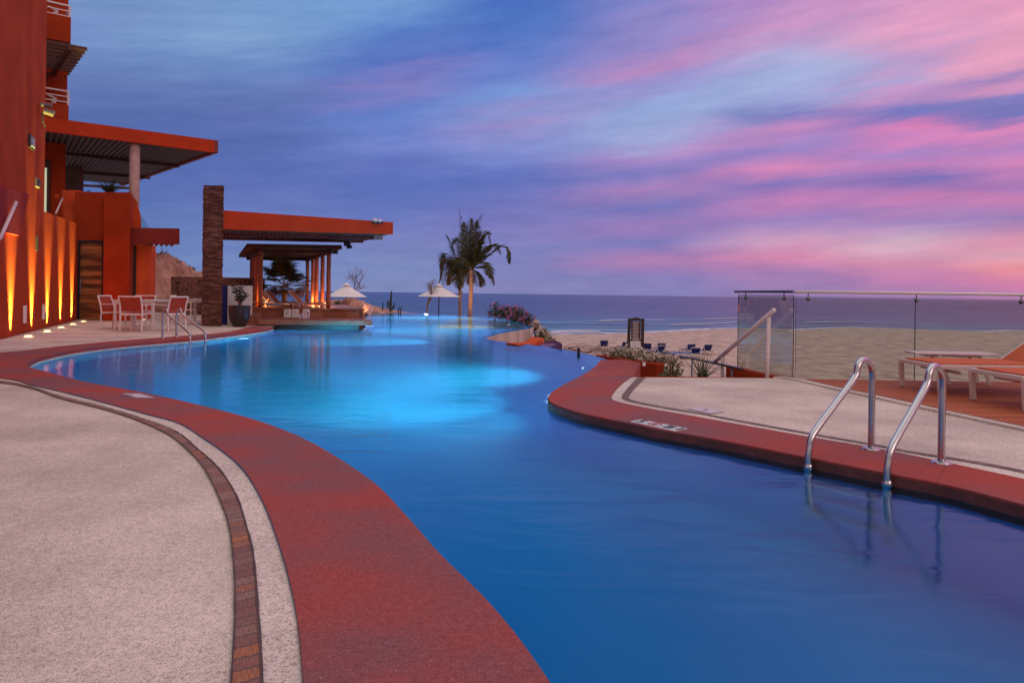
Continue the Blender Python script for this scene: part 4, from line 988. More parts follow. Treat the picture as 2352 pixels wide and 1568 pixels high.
spiky('terrace_plant', D(198, 443, 26) + Vector((0, 0, -.1)), 24, .3, .03, M['leafdark'], 'small dark tuft on the parapet left of the spiky plant', 'plant', seed=5)

# wall fittings
def wallbox(px, py, w_, h_, name, label, cat, mt, lens=None, out=.05):
    c = WP(px, py, A0, u2); c0 = c.copy()
    o = MB().slab([c - u2 * w_ / 2 + Vector((0, 0, -h_ / 2)), c + u2 * w_ / 2 + Vector((0, 0, -h_ / 2)), c + u2 * w_ / 2 + Vector((0, 0, h_ / 2)), c - u2 * w_ / 2 + Vector((0, 0, h_ / 2))], nrm * out).build(name, mt, bevel=.008)
    lift(o, c0); props(o, label, cat)
    if lens:
        k = .68; q = Vector(nrm * (out + .002))
        l = MB().slab([q - u2 * w_ * k / 2 + Vector((0, 0, -h_ * k / 2)), q + u2 * w_ * k / 2 + Vector((0, 0, -h_ * k / 2)), q + u2 * w_ * k / 2 + Vector((0, 0, h_ * k / 2)), q - u2 * w_ * k / 2 + Vector((0, 0, h_ * k / 2))], nrm * .02).build('lens', lens, o)
        l.matrix_parent_inverse = Matrix.Identity(4)
    return o
wallbox(69, 327, .48, .30, 'wall_light', 'square dark framed light on the tower above the smaller one', 'wall light', M['black'], M['inkgrey'])
wallbox(83, 420, .34, .22, 'wall_light', 'small grey framed light low on the hotel tower beside the lit window', 'wall light', M['grey'], M['black'])
wallbox(82, 559, .09, .36, 'wall_sconce', 'narrow dark sconce on the uplit wall', 'wall light', M['black'])
wallbox(54, 722, .13, .40, 'wall_socket', 'white upright wall box near the first ground light', 'wall box', M['white'], out=.05)
wallbox(97.5, 716, .13, .38, 'wall_socket', 'white upright wall box between the second and third ground lights', 'wall box', M['white'], out=.05)
fl = empty('flood_light', WP(91, 245, A0, u2), 'pair of small security flood lamps on the corner of the tower', 'flood light')
c = WP(91, 240, A0, u2)
MB().tube([c + nrm * .02, c + nrm * .25], .05, 12).build('lamp_head', M['grey'], fl); MB().tube([c + nrm * .1 + Vector((0, 0, -.15)), c + nrm * .3 + Vector((0, 0, -.2))], .075, 12).build('lamp_head', M['grey'], fl)
MB().tube([c + nrm * .05 + Vector((0, 0, -.2)), c + nrm * .05 + u2 * .1 + Vector((0, 0, -.38)), c + nrm * .05 + u2 * .4 + Vector((0, 0, -.45))], .018, 8).build('cable', M['black'], fl)

# ground up-lights
names = ['nearest the left edge', 'second from the left edge', 'middle one of the five', 'fourth from the left edge', 'nearest the plank door']
for k, (px, py) in enumerate([(37.5, 773), (81, 761), (115.5, 752), (143, 744.5), (168, 738)]):
    g = G(px, py); wallp = WP(px, py, A0, u2)
    # sits just clear of the wall
    t_ = (g - A0).dot(u2); base = A0 + u2 * t_ + nrm * .32
    base.z = 0
    r = empty('ground_light', base, 'ground light glowing at the foot of the orange wall, ' + names[k], 'ground light', 'ground lights along the orange wall')
    MB().lathe([(.11, 0), (.11, .015), (.085, .02)], base, 20).build('rim', M['steel'], r)
    MB().disc(base + Vector((0, 0, .017)), .083).build('lens', M['lamp_warm'], r)
    spot('lamp', base + Vector((0, 0, .03)) - nrm * .24, Vector((0, 0, 1)) - nrm * .085, 5600, (1, .82, .12), 36, 1.0, .085, r)
gl = G(305, 734); r = empty('ground_light', Vector((gl.x + .3, 23.6, 0)), 'single ground light glowing behind the white dining table', 'ground light')
MB().lathe([(.09, 0), (.09, .015), (.07, .02)], r.location, 20).build('rim', M['steel'], r); MB().disc(Vector(r.location) + Vector((0, 0, .017)), .07).build('lens', M['lamp_warm'], r)
spot('lamp', Vector(r.location) + Vector((.05, .1, .05)), (.1, .25, 1), 110, (1, .5, .18), 60, .8, .03, r)

# ================================================================== furniture on the left terrace
def make_chair(loc, rz, label, group, dark=False):
    r = empty('dining_chair', (0, 0, 0), label, 'chair', group)
    W_2 = .27; hS = .43; hB = .86; m = M['white']
    for s in (-1, 1):
        MB().bar((W_2 * s, -.26, 0), (W_2 * s, -.25, .64), .04, .03).build('front_leg', m, r)
        MB().tube([(W_2 * s, .27, 0), (W_2 * s, .23, hS), (W_2 * s, .27, .66), (W_2 * s, .335, hB)], .02, 8).build('back_leg', m, r)
        MB().bar((W_2 * s, -.27, .645), (W_2 * s, .26, .635), .045, .02).build('armrest', m, r)
        
    f = MB()
    for s in (-1, 1): f.bar((W_2 * s, -.25, hS), (W_2 * s, .23, hS - .01), .035, .03)
    f.bar((-W_2, -.25, hS), (W_2, -.25, hS), .035, .03); f.bar((-W_2, .235, hS - .02), (W_2, .235, hS - .02), .035, .045); f.build('seat_frame', m, r)
    MB().bar((-W_2, .335, hB - .01), (W_2, .335, hB - .01), .035, .035).build('top_bar', m, r); MB().bar((-W_2, -.25, .12), (W_2, -.25, .12), .02, .02).build('stretcher', m, r)
    MB().slab([(-.24, -.24, hS + .02), (.24, -.24, hS + .02), (.24, .22, hS + .005), (-.24, .22, hS + .005)], (0, 0, .01)).build('seat', M['sling'], r)
    b_ = MB(); pr_ = [(.225, hS + .05), (.245, .56), (.27, .68), (.325, .83)]
    vs = [(x, y, z) for y, z in pr_ for x in (-.245, .245)] + [(x, y + .012, z) for y, z in pr_ for x in (-.245, .245)]
    n4 = 8
    fs = [(2 * i, 2 * i + 1, 2 * i + 3, 2 * i + 2) for i in range(3)] + [(n4 + 2 * i + 2, n4 + 2 * i + 3, n4 + 2 * i + 1, n4 + 2 * i) for i in range(3)] + [(0, 8, 9, 1), (6, 7, 15, 14)] + [(2 * i, 2 * i + 2, n4 + 2 * i + 2, n4 + 2 * i) for i in range(3)] + [(2 * i + 1, n4 + 2 * i + 1, n4 + 2 * i + 3, 2 * i + 3) for i in range(3)]
    b_.add(vs, fs).build('backrest', M['sling'], r)
    r.location = loc; r.rotation_euler.z = rz
    return r
grp = 'white and red dining chairs on the left terrace'
c0 = D(314, 700, 17.45); c0.z = 0
ch = make_chair(c0 + Vector((0, -.3, 0)), math.pi, 'white framed red chair with its back to the pool, in front of the table', grp)
ch.rotation_euler.z = math.pi
def putchair(px, Y, rz, label):
    c = copy_tree(ch); q = D(px, 700, Y); c.location = (q.x, q.y, 0); c.rotation_euler.z = rz; c['label'] = label
putchair(268, 18.2, math.radians(88), 'white framed red chair at the left side of the table, beside the plank door')
putchair(390, 17.9, math.radians(-112), 'white framed red chair at the right end of the table, left of the small ladder')
putchair(322, 19.4, math.radians(4), 'white framed red chair on the far side of the nearer table')
putchair(424, 21.2, math.radians(100), 'shaded chair by the stone pillar, pulled up to the farther table')
ch.rotation_euler.z = math.pi
ch.location = (c0.x, c0.y, 0)
def table(px, Y, label, s=1.0, w=.9):
    q = D(px, 700, Y); r = empty('dining_table', (q.x, q.y, 0), label, 'table', 'white dining tables on the left terrace')
    x0, x1, y0, y1 = q.x - w / 2, q.x + w / 2, q.y - w / 2, q.y + w / 2
    MB().box(x0, x1, y0, y1, .73, .755).build('table_top', M['white'], r, bevel=.004)
    MB().bar((x0 + .05, y0 + .05, .69), (x1 - .05, y0 + .05, .69), .03, .05).bar((x0 + .05, y1 - .05, .69), (x1 - .05, y1 - .05, .69), .03, .05).build('apron', M['white'], r)
    for x in (x0 + .05, x1 - .05):
        for y in (y0 + .05, y1 - .05): MB().bar((x, y, .73), (x, y, 0), .045, .045).build('leg', M['white'], r)
    MB().bar((x0 + .05, y0 + .05, .08), (x1 - .05, y0 + .05, .08), .04, .04).build('stretcher', M['white'], r)
table(330, 18.3, 'white square dining table with red chairs round it near the ladder', w=1.05)
table(462, 21.4, 'white table partly hidden behind the stacked stone pillar', w=.9)

# ================================================================== pool bar
o = MB(); A = D(464, 700, 20.2); B = D(510.5, 700, 20.2)
w = Vector((-.42, .9, 0)) * .62
def stonecol():
    s = MB(); n = 66; zt_ = D(487, 426, 20.2).z
    r = random.Random(4); poly0 = [A, B, B + w, A + w]
    c = sum(poly0, Vector()) / 4
    for k in range(n):
        z0_ = zt_ * k / n; z1_ = zt_ * (k + 1) / n
        q = [c + (p - c) * (1 + r.uniform(-.035, .03)) for p in poly0]
        s.prism([p.xy[:] for p in q], z0_ + .0, z1_ - .0 + .0005 * (k % 2))
    return s
o = stonecol().build('stone_pillar', M['stone']); lift(o, (A.x, A.y, 0)); props(o, 'tall rough pillar of stacked brown stone beside the pool bar', 'pillar')

bar_ = empty('pool_bar', (-6.5, 23, 0), 'swim-up pool bar with long red flat roof and stone counter', 'pool bar')
fl_ = D(512.5, 500, 20.35); fr2 = D(903, 511, 23.0); br3 = D(834, 555, 25.9); bl3 = D(512, 548, 23.9)
ztl, ztr = D(512.5, 483, 20.35).z, D(903, 510.5, 23.0).z
zbl, zbr = D(512.5, 526.5, 20.35).z, D(903, 538, 23.0).z
fb = Vector((-.5, .86, 0)) * .16
MB().slab([(fl_.x, fl_.y, zbl), (fr2.x, fr2.y, zbr), (fr2.x, fr2.y, ztr), (fl_.x, fl_.y, ztl)], fb).build('roof_fascia', M['fascia'], bar_)
br3.z = bl3.z = 0
F0 = Vector((fl_.x, fl_.y, 0)); F1 = Vector((fr2.x, fr2.y, 0))
zbb = D(834, 555, 25.9).z; zbl3 = D(512, 548, 23.9).z
rs = MB().slab([(F0 + fb * 1.02) + Vector((0, 0, zbl + .22)), (F1 + fb * 1.02) + Vector((0, 0, zbr + .12)), br3 + Vector((0, 0, zbb + .1)), bl3 + Vector((0, 0, zbl3 + .14))], (0, 0, .1)); rs.build('roof_deck', M['soffit'], bar_)
sof = MB(); n = 40; vs = []
for i in range(n * 4 + 1):
    t = i / (n * 4); dz = .07 if i % 4 in (1, 2) else 0
    a = F0.lerp(F1, t) + fb * 1.02; b_ = bl3.lerp(br3, t)
    vs += [(a.x, a.y, zbl + (zbr - zbl) * t + .09 + dz), (b_.x, b_.y, zbl3 + (zbb - zbl3) * t + .02 + dz)]
sof.add(vs, [(2 * i, 2 * i + 1, 2 * i + 3, 2 * i + 2) for i in range(n * 4)]).build('corrugated_soffit', M['soffit'], bar_)
for t in (.55, 1.0):
    a = F0.lerp(bl3, t); b_ = F1.lerp(br3, t); MB().bar((a.x, a.y, zbl + (zbl3 - zbl) * t + .02), (b_.x, b_.y, zbr + (zbb - zbr) * t + .02), .12, .13).build('roof_beam', M['dark_fascia'], bar_)
MB().bar((F1.x, F1.y, zbr + .14) + (0,) if False else (F1.x - .08, F1.y + .15, zbr + .12), (br3.x, br3.y, zbb + .1), .08, .16).build('roof_beam', M['dark_fascia'], bar_)
# platform, counter, plinth
MB().prism([(-8.72, 23.3), (-4.97, 23.3), (-7.95, 33), (-13.2, 33)], -1.4, .44).build('platform', M['barstone'], bar_)
MB().prism([(-8.80, 23.26), (-4.9, 23.26), (-4.98, 23.45), (-8.85, 23.45)], .40, .465).build('platform_kerb', M['barstone'], bar_)
cs = MB().prism([(-7.52, 20.6), (-4.22, 21.1), (-4.55, 22.2), (-5.05, 23.25), (-8.35, 23.25)], .03, .165).build('counter', M['barstone'], bar_, bevel=.01)
MB().prism([(-7.15, 20.85), (-4.62, 21.1), (-5.0, 22.1), (-7.6, 22.1)], -1.45, .028).build('plinth', M['darkstone'] if 'darkstone' in M else M['dark_fascia'], bar_)
MB().prism([(-7.95, 20.8), (-7.56, 20.8), (-8.3, 23.25), (-8.75, 23.25)], -.1, .3).build('side_wall', M['barstone'], bar_)

# pavilion
pv = empty('timber_pavilion', (-8.5, 27, .44), 'open timber pavilion with round posts and dark slatted roof behind the bar', 'pavilion')
right = [Vector((-6.64, 25.2, 0)), Vector((-7.30, 26.8, 0)), Vector((-7.97, 28.4, 0)), Vector((-8.50, 29.7, 0)), Vector((-9.20, 31.3, 0))]
left = [Vector((-9.10, 25.2, 0)), Vector((-9.72, 26.6, 0)), Vector((-10.3, 28.0, 0)), Vector((-10.95, 29.5, 0)), Vector((-11.6, 31, 0))]
rr_ = random.Random(9)
for p in right + left:
    s = MB(); pts = []
    for k in range(9): pts.append((p.x + .004 * math.sin(k * 1.7 + p.x * 9), p.y, .44 + 2.05 * k / 8))
    s.tube(pts, [.078 + .003 * math.sin(k * 2.1 + p.y * 3) for k in range(9)], 12).build('post', M['post'], pv, smooth=True)
a, b_, c_, d_ = D(567, 565, 24.2), D(785, 569, 24.3), Vector((-9.0, 31.9, 0)), D(549, 590, 31.5)
for q in (a, b_, c_, d_): q.z = 0
MB().prism([a.xy[:], b_.xy[:], c_.xy[:], d_.xy[:]], 2.60, 2.66).build('roof', M['darkwood'], pv)
rf_ = MB()
for k in range(34):
    t = k / 33; rf_.bar(a.lerp(d_, t) + Vector((0, 0, 2.56)), b_.lerp(c_, t) + Vector((.0, 0, 2.56)), .09, .08)
rf_.build('roof_slats', M['darkwood'], pv)
for row in (right, left):
    MB().bar((row[0].x + .35, row[0].y - .85, 2.46), (row[-1].x - .2, row[-1].y + .5, 2.46), .12, .14).build('eaves_beam', M['darkwood'], pv)
MB().bar((-9.3, 25.1, 2.46), (-6.3, 25.1, 2.46), .12, .13).build('eaves_beam', M['darkwood'], pv); MB().bar((-11.9, 31.2, 2.46), (-8.7, 31.3, 2.46), .12, .13).build('eaves_beam', M['darkwood'], pv)
for (x, y) in ((-7.0, 26.2), (-7.7, 27.8), (-9.3, 26.2), (-8.4, 29.2)):
    point('lamp', (x, y + .25, .62), 26, (1, .45, .14), .04, pv)

# things on the roof edge
c = D(866, 509, 22.6); r = empty('flood_light', c, 'twin flood lamp clamped on the top edge of the long red bar roof', 'flood light')
MB().blob(c + Vector((-.05, -.1, .03)), (.09, .1, .06), 1, 2, .05).build('lamp_head', M['white'], r, smooth=True); MB().blob(c + Vector((.1, -.06, .02)), (.07, .09, .06), 2, 2, .05).build('lamp_head', M['white'], r, smooth=True); MB().bar(c + Vector((-.15, 0, -.02)), c + Vector((.2, 0, -.04)), .07, .07).build('bracket', M['black'], r)
c = D(868.5, 545, 23.6); o = MB().box(c.x - .15, c.x + .14, c.y, c.y + .2, c.z - .085, c.z + .085).build('ceiling_speaker', M['green_box'], bevel=.02); lift(o, c); props(o, 'pale boxy speaker under the right end of the red bar roof', 'speaker')
c = D(797, 560, 25.3); r = empty('flood_light', c, 'dark lamp hanging under the back edge of the bar roof', 'flood light')
MB().box(c.x - .12, c.x + .1, c.y, c.y + .2, c.z - .08, c.z + .1).build('housing', M['black'], r, bevel=.01); MB().bar((c.x - .02, c.y + .1, c.z - .13), (c.x + .16, c.y + .1, c.z - .1), .1, .09).build('lamp_head', M['black'], r)

# white boards on the counter, towels
for k, (x0, x1, y0, y1) in enumerate([(651.5, 667.6, 710.3, 730.5), (669.6, 685.2, 710.3, 730.5), (694.8, 710.6, 710, 735)]):
    Y = 23.1 - .35 * (k == 2); a, b_ = D(x0, y1, Y), D(x1, y0, Y); z0_ = .17
    lab = ['left one of the two white boards standing side by side on the bar counter', 'right one of the two white boards standing side by side on the bar counter', 'white board on the bar counter behind the striped towels'][k]
    o = MB().slab([(a.x, Y, z0_), (b_.x, Y, z0_), (b_.x, Y + .05, b_.z), (a.x, Y + .05, b_.z)], (0, .025, 0)).build('menu_board', M['paper']); lift(o, (a.x, Y, z0_)); props(o, lab, 'board', 'white boards on the bar counter')
    tx = MB(); r_ = random.Random(k)
    for i in range(9):
        zz_ = z0_ + (b_.z - z0_) * (.86 - i * .085); yy = Y + .05 * (.86 - i * .085) - .004
        tx.box(a.x + .03, b_.x - .03 - r_.random() * .05, yy - .001, yy + .001, zz_ - .004, zz_ + .004)
    adopt(tx.build('lettering', M['inkgrey']), o).matrix_parent_inverse = Matrix.Translation((-a.x, -Y, -z0_))
tw = MB(); c = D(697, 726, 22.2)
M['stripe'] = cellwall('striped towel', [(.05, .03, .16), (.72, .62, .72)], (.4, .3, .4), size=(.06, 5), gap=0, bump=0, distort=0, offset=0)
tw.slab([(c.x - .13, 22.2, .17), (c.x + .13, 22.2, .17), (c.x + .12, 22.25, .36), (c.x - .04, 22.25, .35), (c.x - .14, 22.22, .29)], (0, .12, 0))
o = tw.build('striped_towel', M['stripe'], bevel=.02); lift(o, (c.x, 22.25, .17)); props(o, 'purple and white striped towels heaped on the bar counter', 'towels')

# white screen panel, dark cabinet, potted shrub
Y = 20.9; a, b_ = D(522, 740, Y), D(578, 740, Y); zt_ = D(550, 656, Y).z
o = MB().prism([(a.x, Y), (b_.x, Y), (b_.x - .1, Y + .3), (a.x - .1, Y + .3)], 0, zt_).build('white_panel', M['white']); lift(o, (a.x, Y, 0)); props(o, 'plain white panel standing behind the potted shrub', 'panel')
a, b_ = D(509, 740, 21.0), D(521, 740, 21.0)
o = MB().box(a.x, b_.x, 21.0, 21.2, 0, D(515, 655, 21).z).build('dark_cabinet', M['navy']); lift(o, (a.x, 21, 0)); props(o, 'narrow dark blue cabinet between stone pillar and white panel', 'cabinet')
a = D(505, 636, 22.5)
pc = D(550, 748, 20.1); pc.z = 0
pt = empty('potted_shrub', pc, 'leafy shrub in a rounded dark brown bowl in front of the white panel', 'potted plant')
MB().lathe([(.17, 0), (.19, .02), (.25, .14), (.285, .3), (.30, .5), (.302, .60), (.275, .60), (.27, .54), (0, .54)], pc, 32).build('pot', M['pot'], pt, smooth='auto')
st_ = MB(); lf = MB(); r_ = random.Random(11)
for k in range(16):
    az = r_.uniform(0, 6.28); tip_ = pc + Vector((math.cos(az) * r_.uniform(.1, .34) , math.sin(az) * r_.uniform(.1, .3), r_.uniform(.80, 1.32)))
    base = pc + Vector((r_.uniform(-.04, .04), r_.uniform(-.04, .04), .52)); mid = base.lerp(tip_, .5) + Vector((0, 0, .08))
    st_.tube([base, mid, tip_], [.012, .009, .005], 5)
    for i in range(11):
        t = r_.uniform(.35, 1.0); q = (base.lerp(mid, t * 2) if t < .5 else mid.lerp(tip_, t * 2 - 1)); a_ = r_.uniform(0, 6.28)
        lf.leaf(q, Vector((math.cos(a_), math.sin(a_), r_.uniform(-.5, .7))), Vector((r_.uniform(-.6, .6), r_.uniform(-.6, .6), 1)), r_.uniform(.09, .16), r_.uniform(.05, .08))
st_.build('stem', M['bark'], pt); lf.build('foliage', M['leafdark'], pt)

# loungers on the pavilion platform
gL = 'white loungers lined up under the pavilion'
zz_ = .44
pos = [(648, 25.7), (641, 26.6), (630, 27.4)]
base_l = None
for k, (px, Y) in enumerate(pos):
    q = D(px, 700, Y)
    lab = ['nearest of three white folding loungers with raised backs in the pavilion', 'middle one of three white folding loungers with raised backs in the pavilion', 'farthest of three white folding loungers with raised backs, partly behind a post'][k]
    if k == 0:
        base_l = make_lounger('folding_lounger', (0, 0, 0), lab, 'lounger', gL, M['loungerweb'], back=.85, W=.6, L=1.5, h=.16)
        c = base_l
    else: c = copy_tree(base_l); c['label'] = lab
    c.rotation_euler.z = math.pi; c.location = (q.x + .75, Y, zz_)
c = copy_tree(base_l); q = D(745, 700, 25.9); c.location = (q.x - .05, 26.2, zz_); c['label'] = 'low white lounger between the right hand pavilion posts'
q = D(683, 700, 26.2); r = empty('low_bench', (q.x, q.y, zz_), 'low orange wooden bench lit warmly beneath the pavilion', 'bench')
M['benchwood'] = mat('orange bench wood', (.60, .15, .04), .5, var=.2)
MB().box(q.x - .28, q.x + .28, q.y - .2, q.y + .2, zz_ + .13, zz_ + .19).build('seat', M['benchwood'], r, bevel=.01)
for s in (-.2, .2): MB().box(q.x + s - .04, q.x + s + .04, q.y - .17, q.y + .17, zz_, zz_ + .13).build('leg', M['benchwood'], r)

# ================================================================== ground, beach, sea
ZS = -3.6
shore = [G(x, y, ZS) for x, y in [(1160,775),(1286,767.5),(1374,766),(1440,765.5),(1484,763.5),(1550,760.6),(1616,756.6),(1693,754.4),(1826,757),(1946,752.4),(2066,755),(2216,762.5),(2352,760),(2520,768)]]
def shoreY(x):
    if x <= shore[0].x: return shore[0].y + (x - shore[0].x) * .25
    for a, b_ in zip(shore, shore[1:]):
        if x <= b_.x:
            t = (x - a.x) / (b_.x - a.x); t = t * t * (3 - 2 * t) * .5 + t * .5; return a.y + (b_.y - a.y) * t
    return shore[-1].y
def groundz(x, y):
    d = shoreY(x) - y
    z = ZS + (.032 * d if d > 0 else .05 * d)
    z = min(z, -2.75)
    z += .05 * noise.fractal(Vector((x * .15, y * .15, 0)), 1, 2, 3)
    z += .035 * noise.fractal(Vector((x * .9, y * .5, 4)), 1, 2, 3)
    # garden rise on the left
    g = max(0, min(1, (4.5 - x) / 5)) * max(0, min(1, (48 - y) / 6)); g = g * g * (3 - 2 * g)
    z = z * (1 - g) + (-1.25 + .1 * noise.noise(Vector((x * .4, y * .4, 3)))) * g
    # sandy spur behind the bar
    return z
gm = MB(); xs = [-60 + i * 2 for i in range(30)] + [0 + i * .8 for i in range(100)] + [80 + i * 3 for i in range(20)]; ys = [4 + i * .9 for i in range(75)] + [71.5 + i * .9 for i in range(60)] + [126 + i * 6 for i in range(6)]
def holez(x, y):
    z = groundz(x, y)
    if y < 9.6 or (x < 1.4 and y < 23) or (x < -2): z = min(z, -2.0) if y < 38 and x < 1.5 else z
    return z
gm.add([(x, y, holez(x, y)) for y in ys for x in xs], [(j * len(xs) + i, j * len(xs) + i + 1, (j + 1) * len(xs) + i + 1, (j + 1) * len(xs) + i) for j in range(len(ys) - 1) for i in range(len(xs) - 1)])
gm.build('beach', M['sand'], smooth=True, kind='structure')
sea = MB(); sea.add([(-9000, 30, ZS), (9000, 30, ZS), (9000, 16000, ZS), (-9000, 16000, ZS)], [(0, 1, 2, 3)]); sea.build('sea', M['sea'], kind='structure')
def foam(path, w0, w1, z, name='surf'):
    P_ = catmull(path, 8); L_ = arclen(P_); n = len(P_)
    A_ = []; B_ = []
    for i, p in enumerate(P_):
        k = 1 + .6 * noise.noise(Vector((L_[i] * .08, w0, 0)))
        A_.append(p + Vector((0, -w0 * k, 0))); B_.append(p + Vector((0, w1 * k, 0)))
    uv = [(L_[i], 0) for i in range(n)] + [(L_[i], 1) for i in range(n)]
    MB().ribbon(A_, B_, z).build(name, M['foam'], uv=uv, kind='stuff')
sh0 = [Vector((p.x, p.y, 0)) for p in shore]
foam(sh0, 1.2, 2.6, ZS + .03)
foam([p + Vector((0, 6 + (i % 3), 0)) for i, p in enumerate(sh0[:5])], 1.0, 1.5, ZS + .04)
foam([G(x, y, ZS) * 1 for x, y in [(1375,738),(1420,736.5),(1470,736),(1530,736.8)]], 1.6, 2.2, ZS + .1)
foam([G(x, y, ZS) for x, y in [(1540,747),(1580,746),(1640,744),(1700,741)]], 1.2, 1.8, ZS + .1)
foam([G(x, y, ZS) for x, y in [(1620,733),(1680,732),(1730,731)]], 1.2, 2, ZS + .1)
foam([G(x, y, ZS) for x, y in [(1260,768),(1290,765),(1330,763.5),(1380,764)]], 1.5, 2.5, ZS + .12)
foam([G(x, y, ZS) for x, y in [(1850,742),(1950,740),(2080,744)]], 1.2, 1.8, ZS + .1)

# ------------------------------------------------------------------ rocks and stone walls
def ridge(name, top, Y0, Y1, base, amp, label, cat, mt, seed=0, nx=90, ny=26, thick=5):
    """rocky bank whose crest follows the given points"""
    xs_ = [D(px, py, Y1) for px, py in top]
    def crest(x):
        if x <= xs_[0].x: return xs_[0].z
        for a, b_ in zip(xs_, xs_[1:]):
            if x <= b_.x: return a.z + (b_.z - a.z) * (x - a.x) / (b_.x - a.x)
        return xs_[-1].z
    xa, xb = xs_[0].x, xs_[-1].x; m = MB(); vs = []
    for j in range(ny + 1):
        t = j / ny; y = Y0 + (Y1 + thick - Y0) * t; h = min(1, max(0, (y - Y0) / (Y1 - Y0)))
        for i in range(nx + 1):
            k = i / nx
            x = xa + (xb - xa) * k; x *= (y / Y1)
            c_ = crest(xa + (xb - xa) * k)
            f = h ** .55 if y <= Y1 else 1 - .15 * (y - Y1) / thick
            e = noise.fractal(Vector((x * .7 + seed, y * .7, seed)), 1, 2.1, 5) * amp * (1 - .8 * (h > .93))
            e += abs(noise.noise(Vector((x * .45 + seed, y * .8, 9)))) * amp * .9 * (1 - h)
            vs.append((x, y, base + (c_ - base) * f + e * min(1, .25 + f)))
    m.add(vs, [(j * (nx + 1) + i, j * (nx + 1) + i + 1, (j + 1) * (nx + 1) + i + 1, (j + 1) * (nx + 1) + i) for j in range(ny) for i in range(nx)])
    o = m.build(name, mt, smooth=False); return props(o, label or None, cat or None)
o = ridge('rocky_hill', [(320,572),(357,580),(372,590),(385,597),(400,603),(420,612),(445,620),(462,623),(490,632),(512,636),(530,645)], 29.5, 34, -.2, .75, '', '', M['rock'], 3, nx=160, ny=60)
props(o, 'pink rocky hillside rising behind the stone wall at left', 'hillside', kind='structure')
a, b_, = D(392, 700, 29.0), D(592, 700, 29.0); zt_ = D(450, 636, 29).z
o = MB().prism([(a.x, 29), (b_.x, 29.4), (b_.x, 29.8), (a.x, 29.4)], -.3, zt_).build('rubble_wall', M['rubble']); lift(o, (a.x, 29, 0)); props(o, 'dark rubble stone wall behind the stacked stone pillar', 'wall')
# scrub on the crest
r_ = random.Random(5)
def scrub(name, c, rad, n, L, mt, label, cat, twigs=0, group=None, fl=None, flab=None, nf=0, fs=.06, tw_up=1.2):
    root = empty(name, c, label, cat, group); lf = MB()
    for k in range(n):
        d = Vector((r_.gauss(0, 1), r_.gauss(0, 1), r_.gauss(0, 1))).normalized(); q = Vector(c) + Vector((d.x * rad[0], d.y * rad[1], abs(d.z) * rad[2])) * (r_.random() ** .4)
        q += Vector((0, 0, rad[2] * .25 * noise.noise(q * 3)))
        lf.leaf(q, Vector((r_.gauss(0, 1), r_.gauss(0, 1), r_.gauss(.3, 1))), Vector((r_.gauss(0, 1), r_.gauss(0, 1), 1)), L * r_.uniform(.6, 1.3), L * .45)
    if n: lf.build('foliage', mt, root, kind='stuff')
    if twigs:
        tw_ = MB()
        for k in range(twigs):
            p = Vector(c); d = Vector((r_.gauss(0, .5), r_.gauss(0, .5), 1)).normalized(); pts = [p.copy()]
            for i in range(4): p = p + d * rad[2] * tw_up / 4; d = (d + Vector((r_.gauss(0, .25), r_.gauss(0, .25), 0))).normalized(); pts.append(p.copy())
            tw_.tube(pts, [.02, .016, .012, .008, .004], 5)
        tw_.build('stem', M['bark'], root)
    if nf:
        f_ = MB()
        for k in range(nf):
            d = Vector((r_.gauss(0, 1), r_.gauss(0, 1), r_.gauss(.4, 1))).normalized(); q = Vector(c) + Vector((d.x * rad[0], d.y * rad[1], abs(d.z) * rad[2])) * r_.uniform(.75, 1.12)
            for i in range(5):
                f_.leaf(q, Vector((r_.gauss(0, 1), r_.gauss(0, 1), r_.gauss(.2, 1))), Vector((r_.gauss(0, 1), r_.gauss(0, 1), 1)), fs * r_.uniform(.7, 1.2), fs * .8)
        f_.build('flowers', fl, root, kind='stuff')
    return root
for i, (px, py, s) in enumerate([(372, 588, .6), (392, 598, .5), (405, 604, .42), (422, 611, .32), (438, 617, .25)]):
    q = D(px, py + 3, 33.6)
    scrub('desert_shrub', q, (s * .8, s * .6, s * .42), 260, .10, M['leafdark'], 'dark shrub on the rocky crest, ' + ['tallest and nearest the salmon wall', 'second down from the salmon wall', 'third one down the slope', 'fourth one down the slope', 'lowest one, toward the stone pillar'][i], 'shrub', twigs=5, group='shrubs along the rocky crest', tw_up=2.2)

o = ridge('sandy_spur', [(700,694),(738,690),(770,689),(800,690),(830,694),(850,700),(872,706),(905,711),(935,716.5),(960,721)], 34.5, 39.0, -1.2, .32, '', '', M['rock'], 11, nx=120, ny=36, thick=3)
props(o, 'pink sandy spur sloping to the pool beyond the bar', 'hillside', kind='structure')
for i, (px, py, Y, s) in enumerate([(765, 706, 33, .42), (805, 703, 33.5, .5), (822, 706, 32.5, .42), (840, 710, 34, .38), (745, 704, 34, .4)]):
    q = D(px, py, Y)
    o = MB().blob(q, (s, s * .8, s * .75), i * 3 + 1, 3, .35, 1.4).build('boulder', M['rock']); lift(o, q)
    props(o, ['reddish boulder below the left umbrella, left of its pole', 'reddish boulder just right of the left umbrella pole', 'rough pink boulder at the end of the bar platform', 'low boulder at the foot of the sandy spur beside the pool', 'boulder next to the last pavilion post'][i], 'boulder', 'boulders beyond the bar platform')
q = D(777, 700, 32.2); scrub('round_bush', q, (.19, .19, .22), 320, .06, M['leafdark'], 'little round green bush among the pink boulders', 'bush')

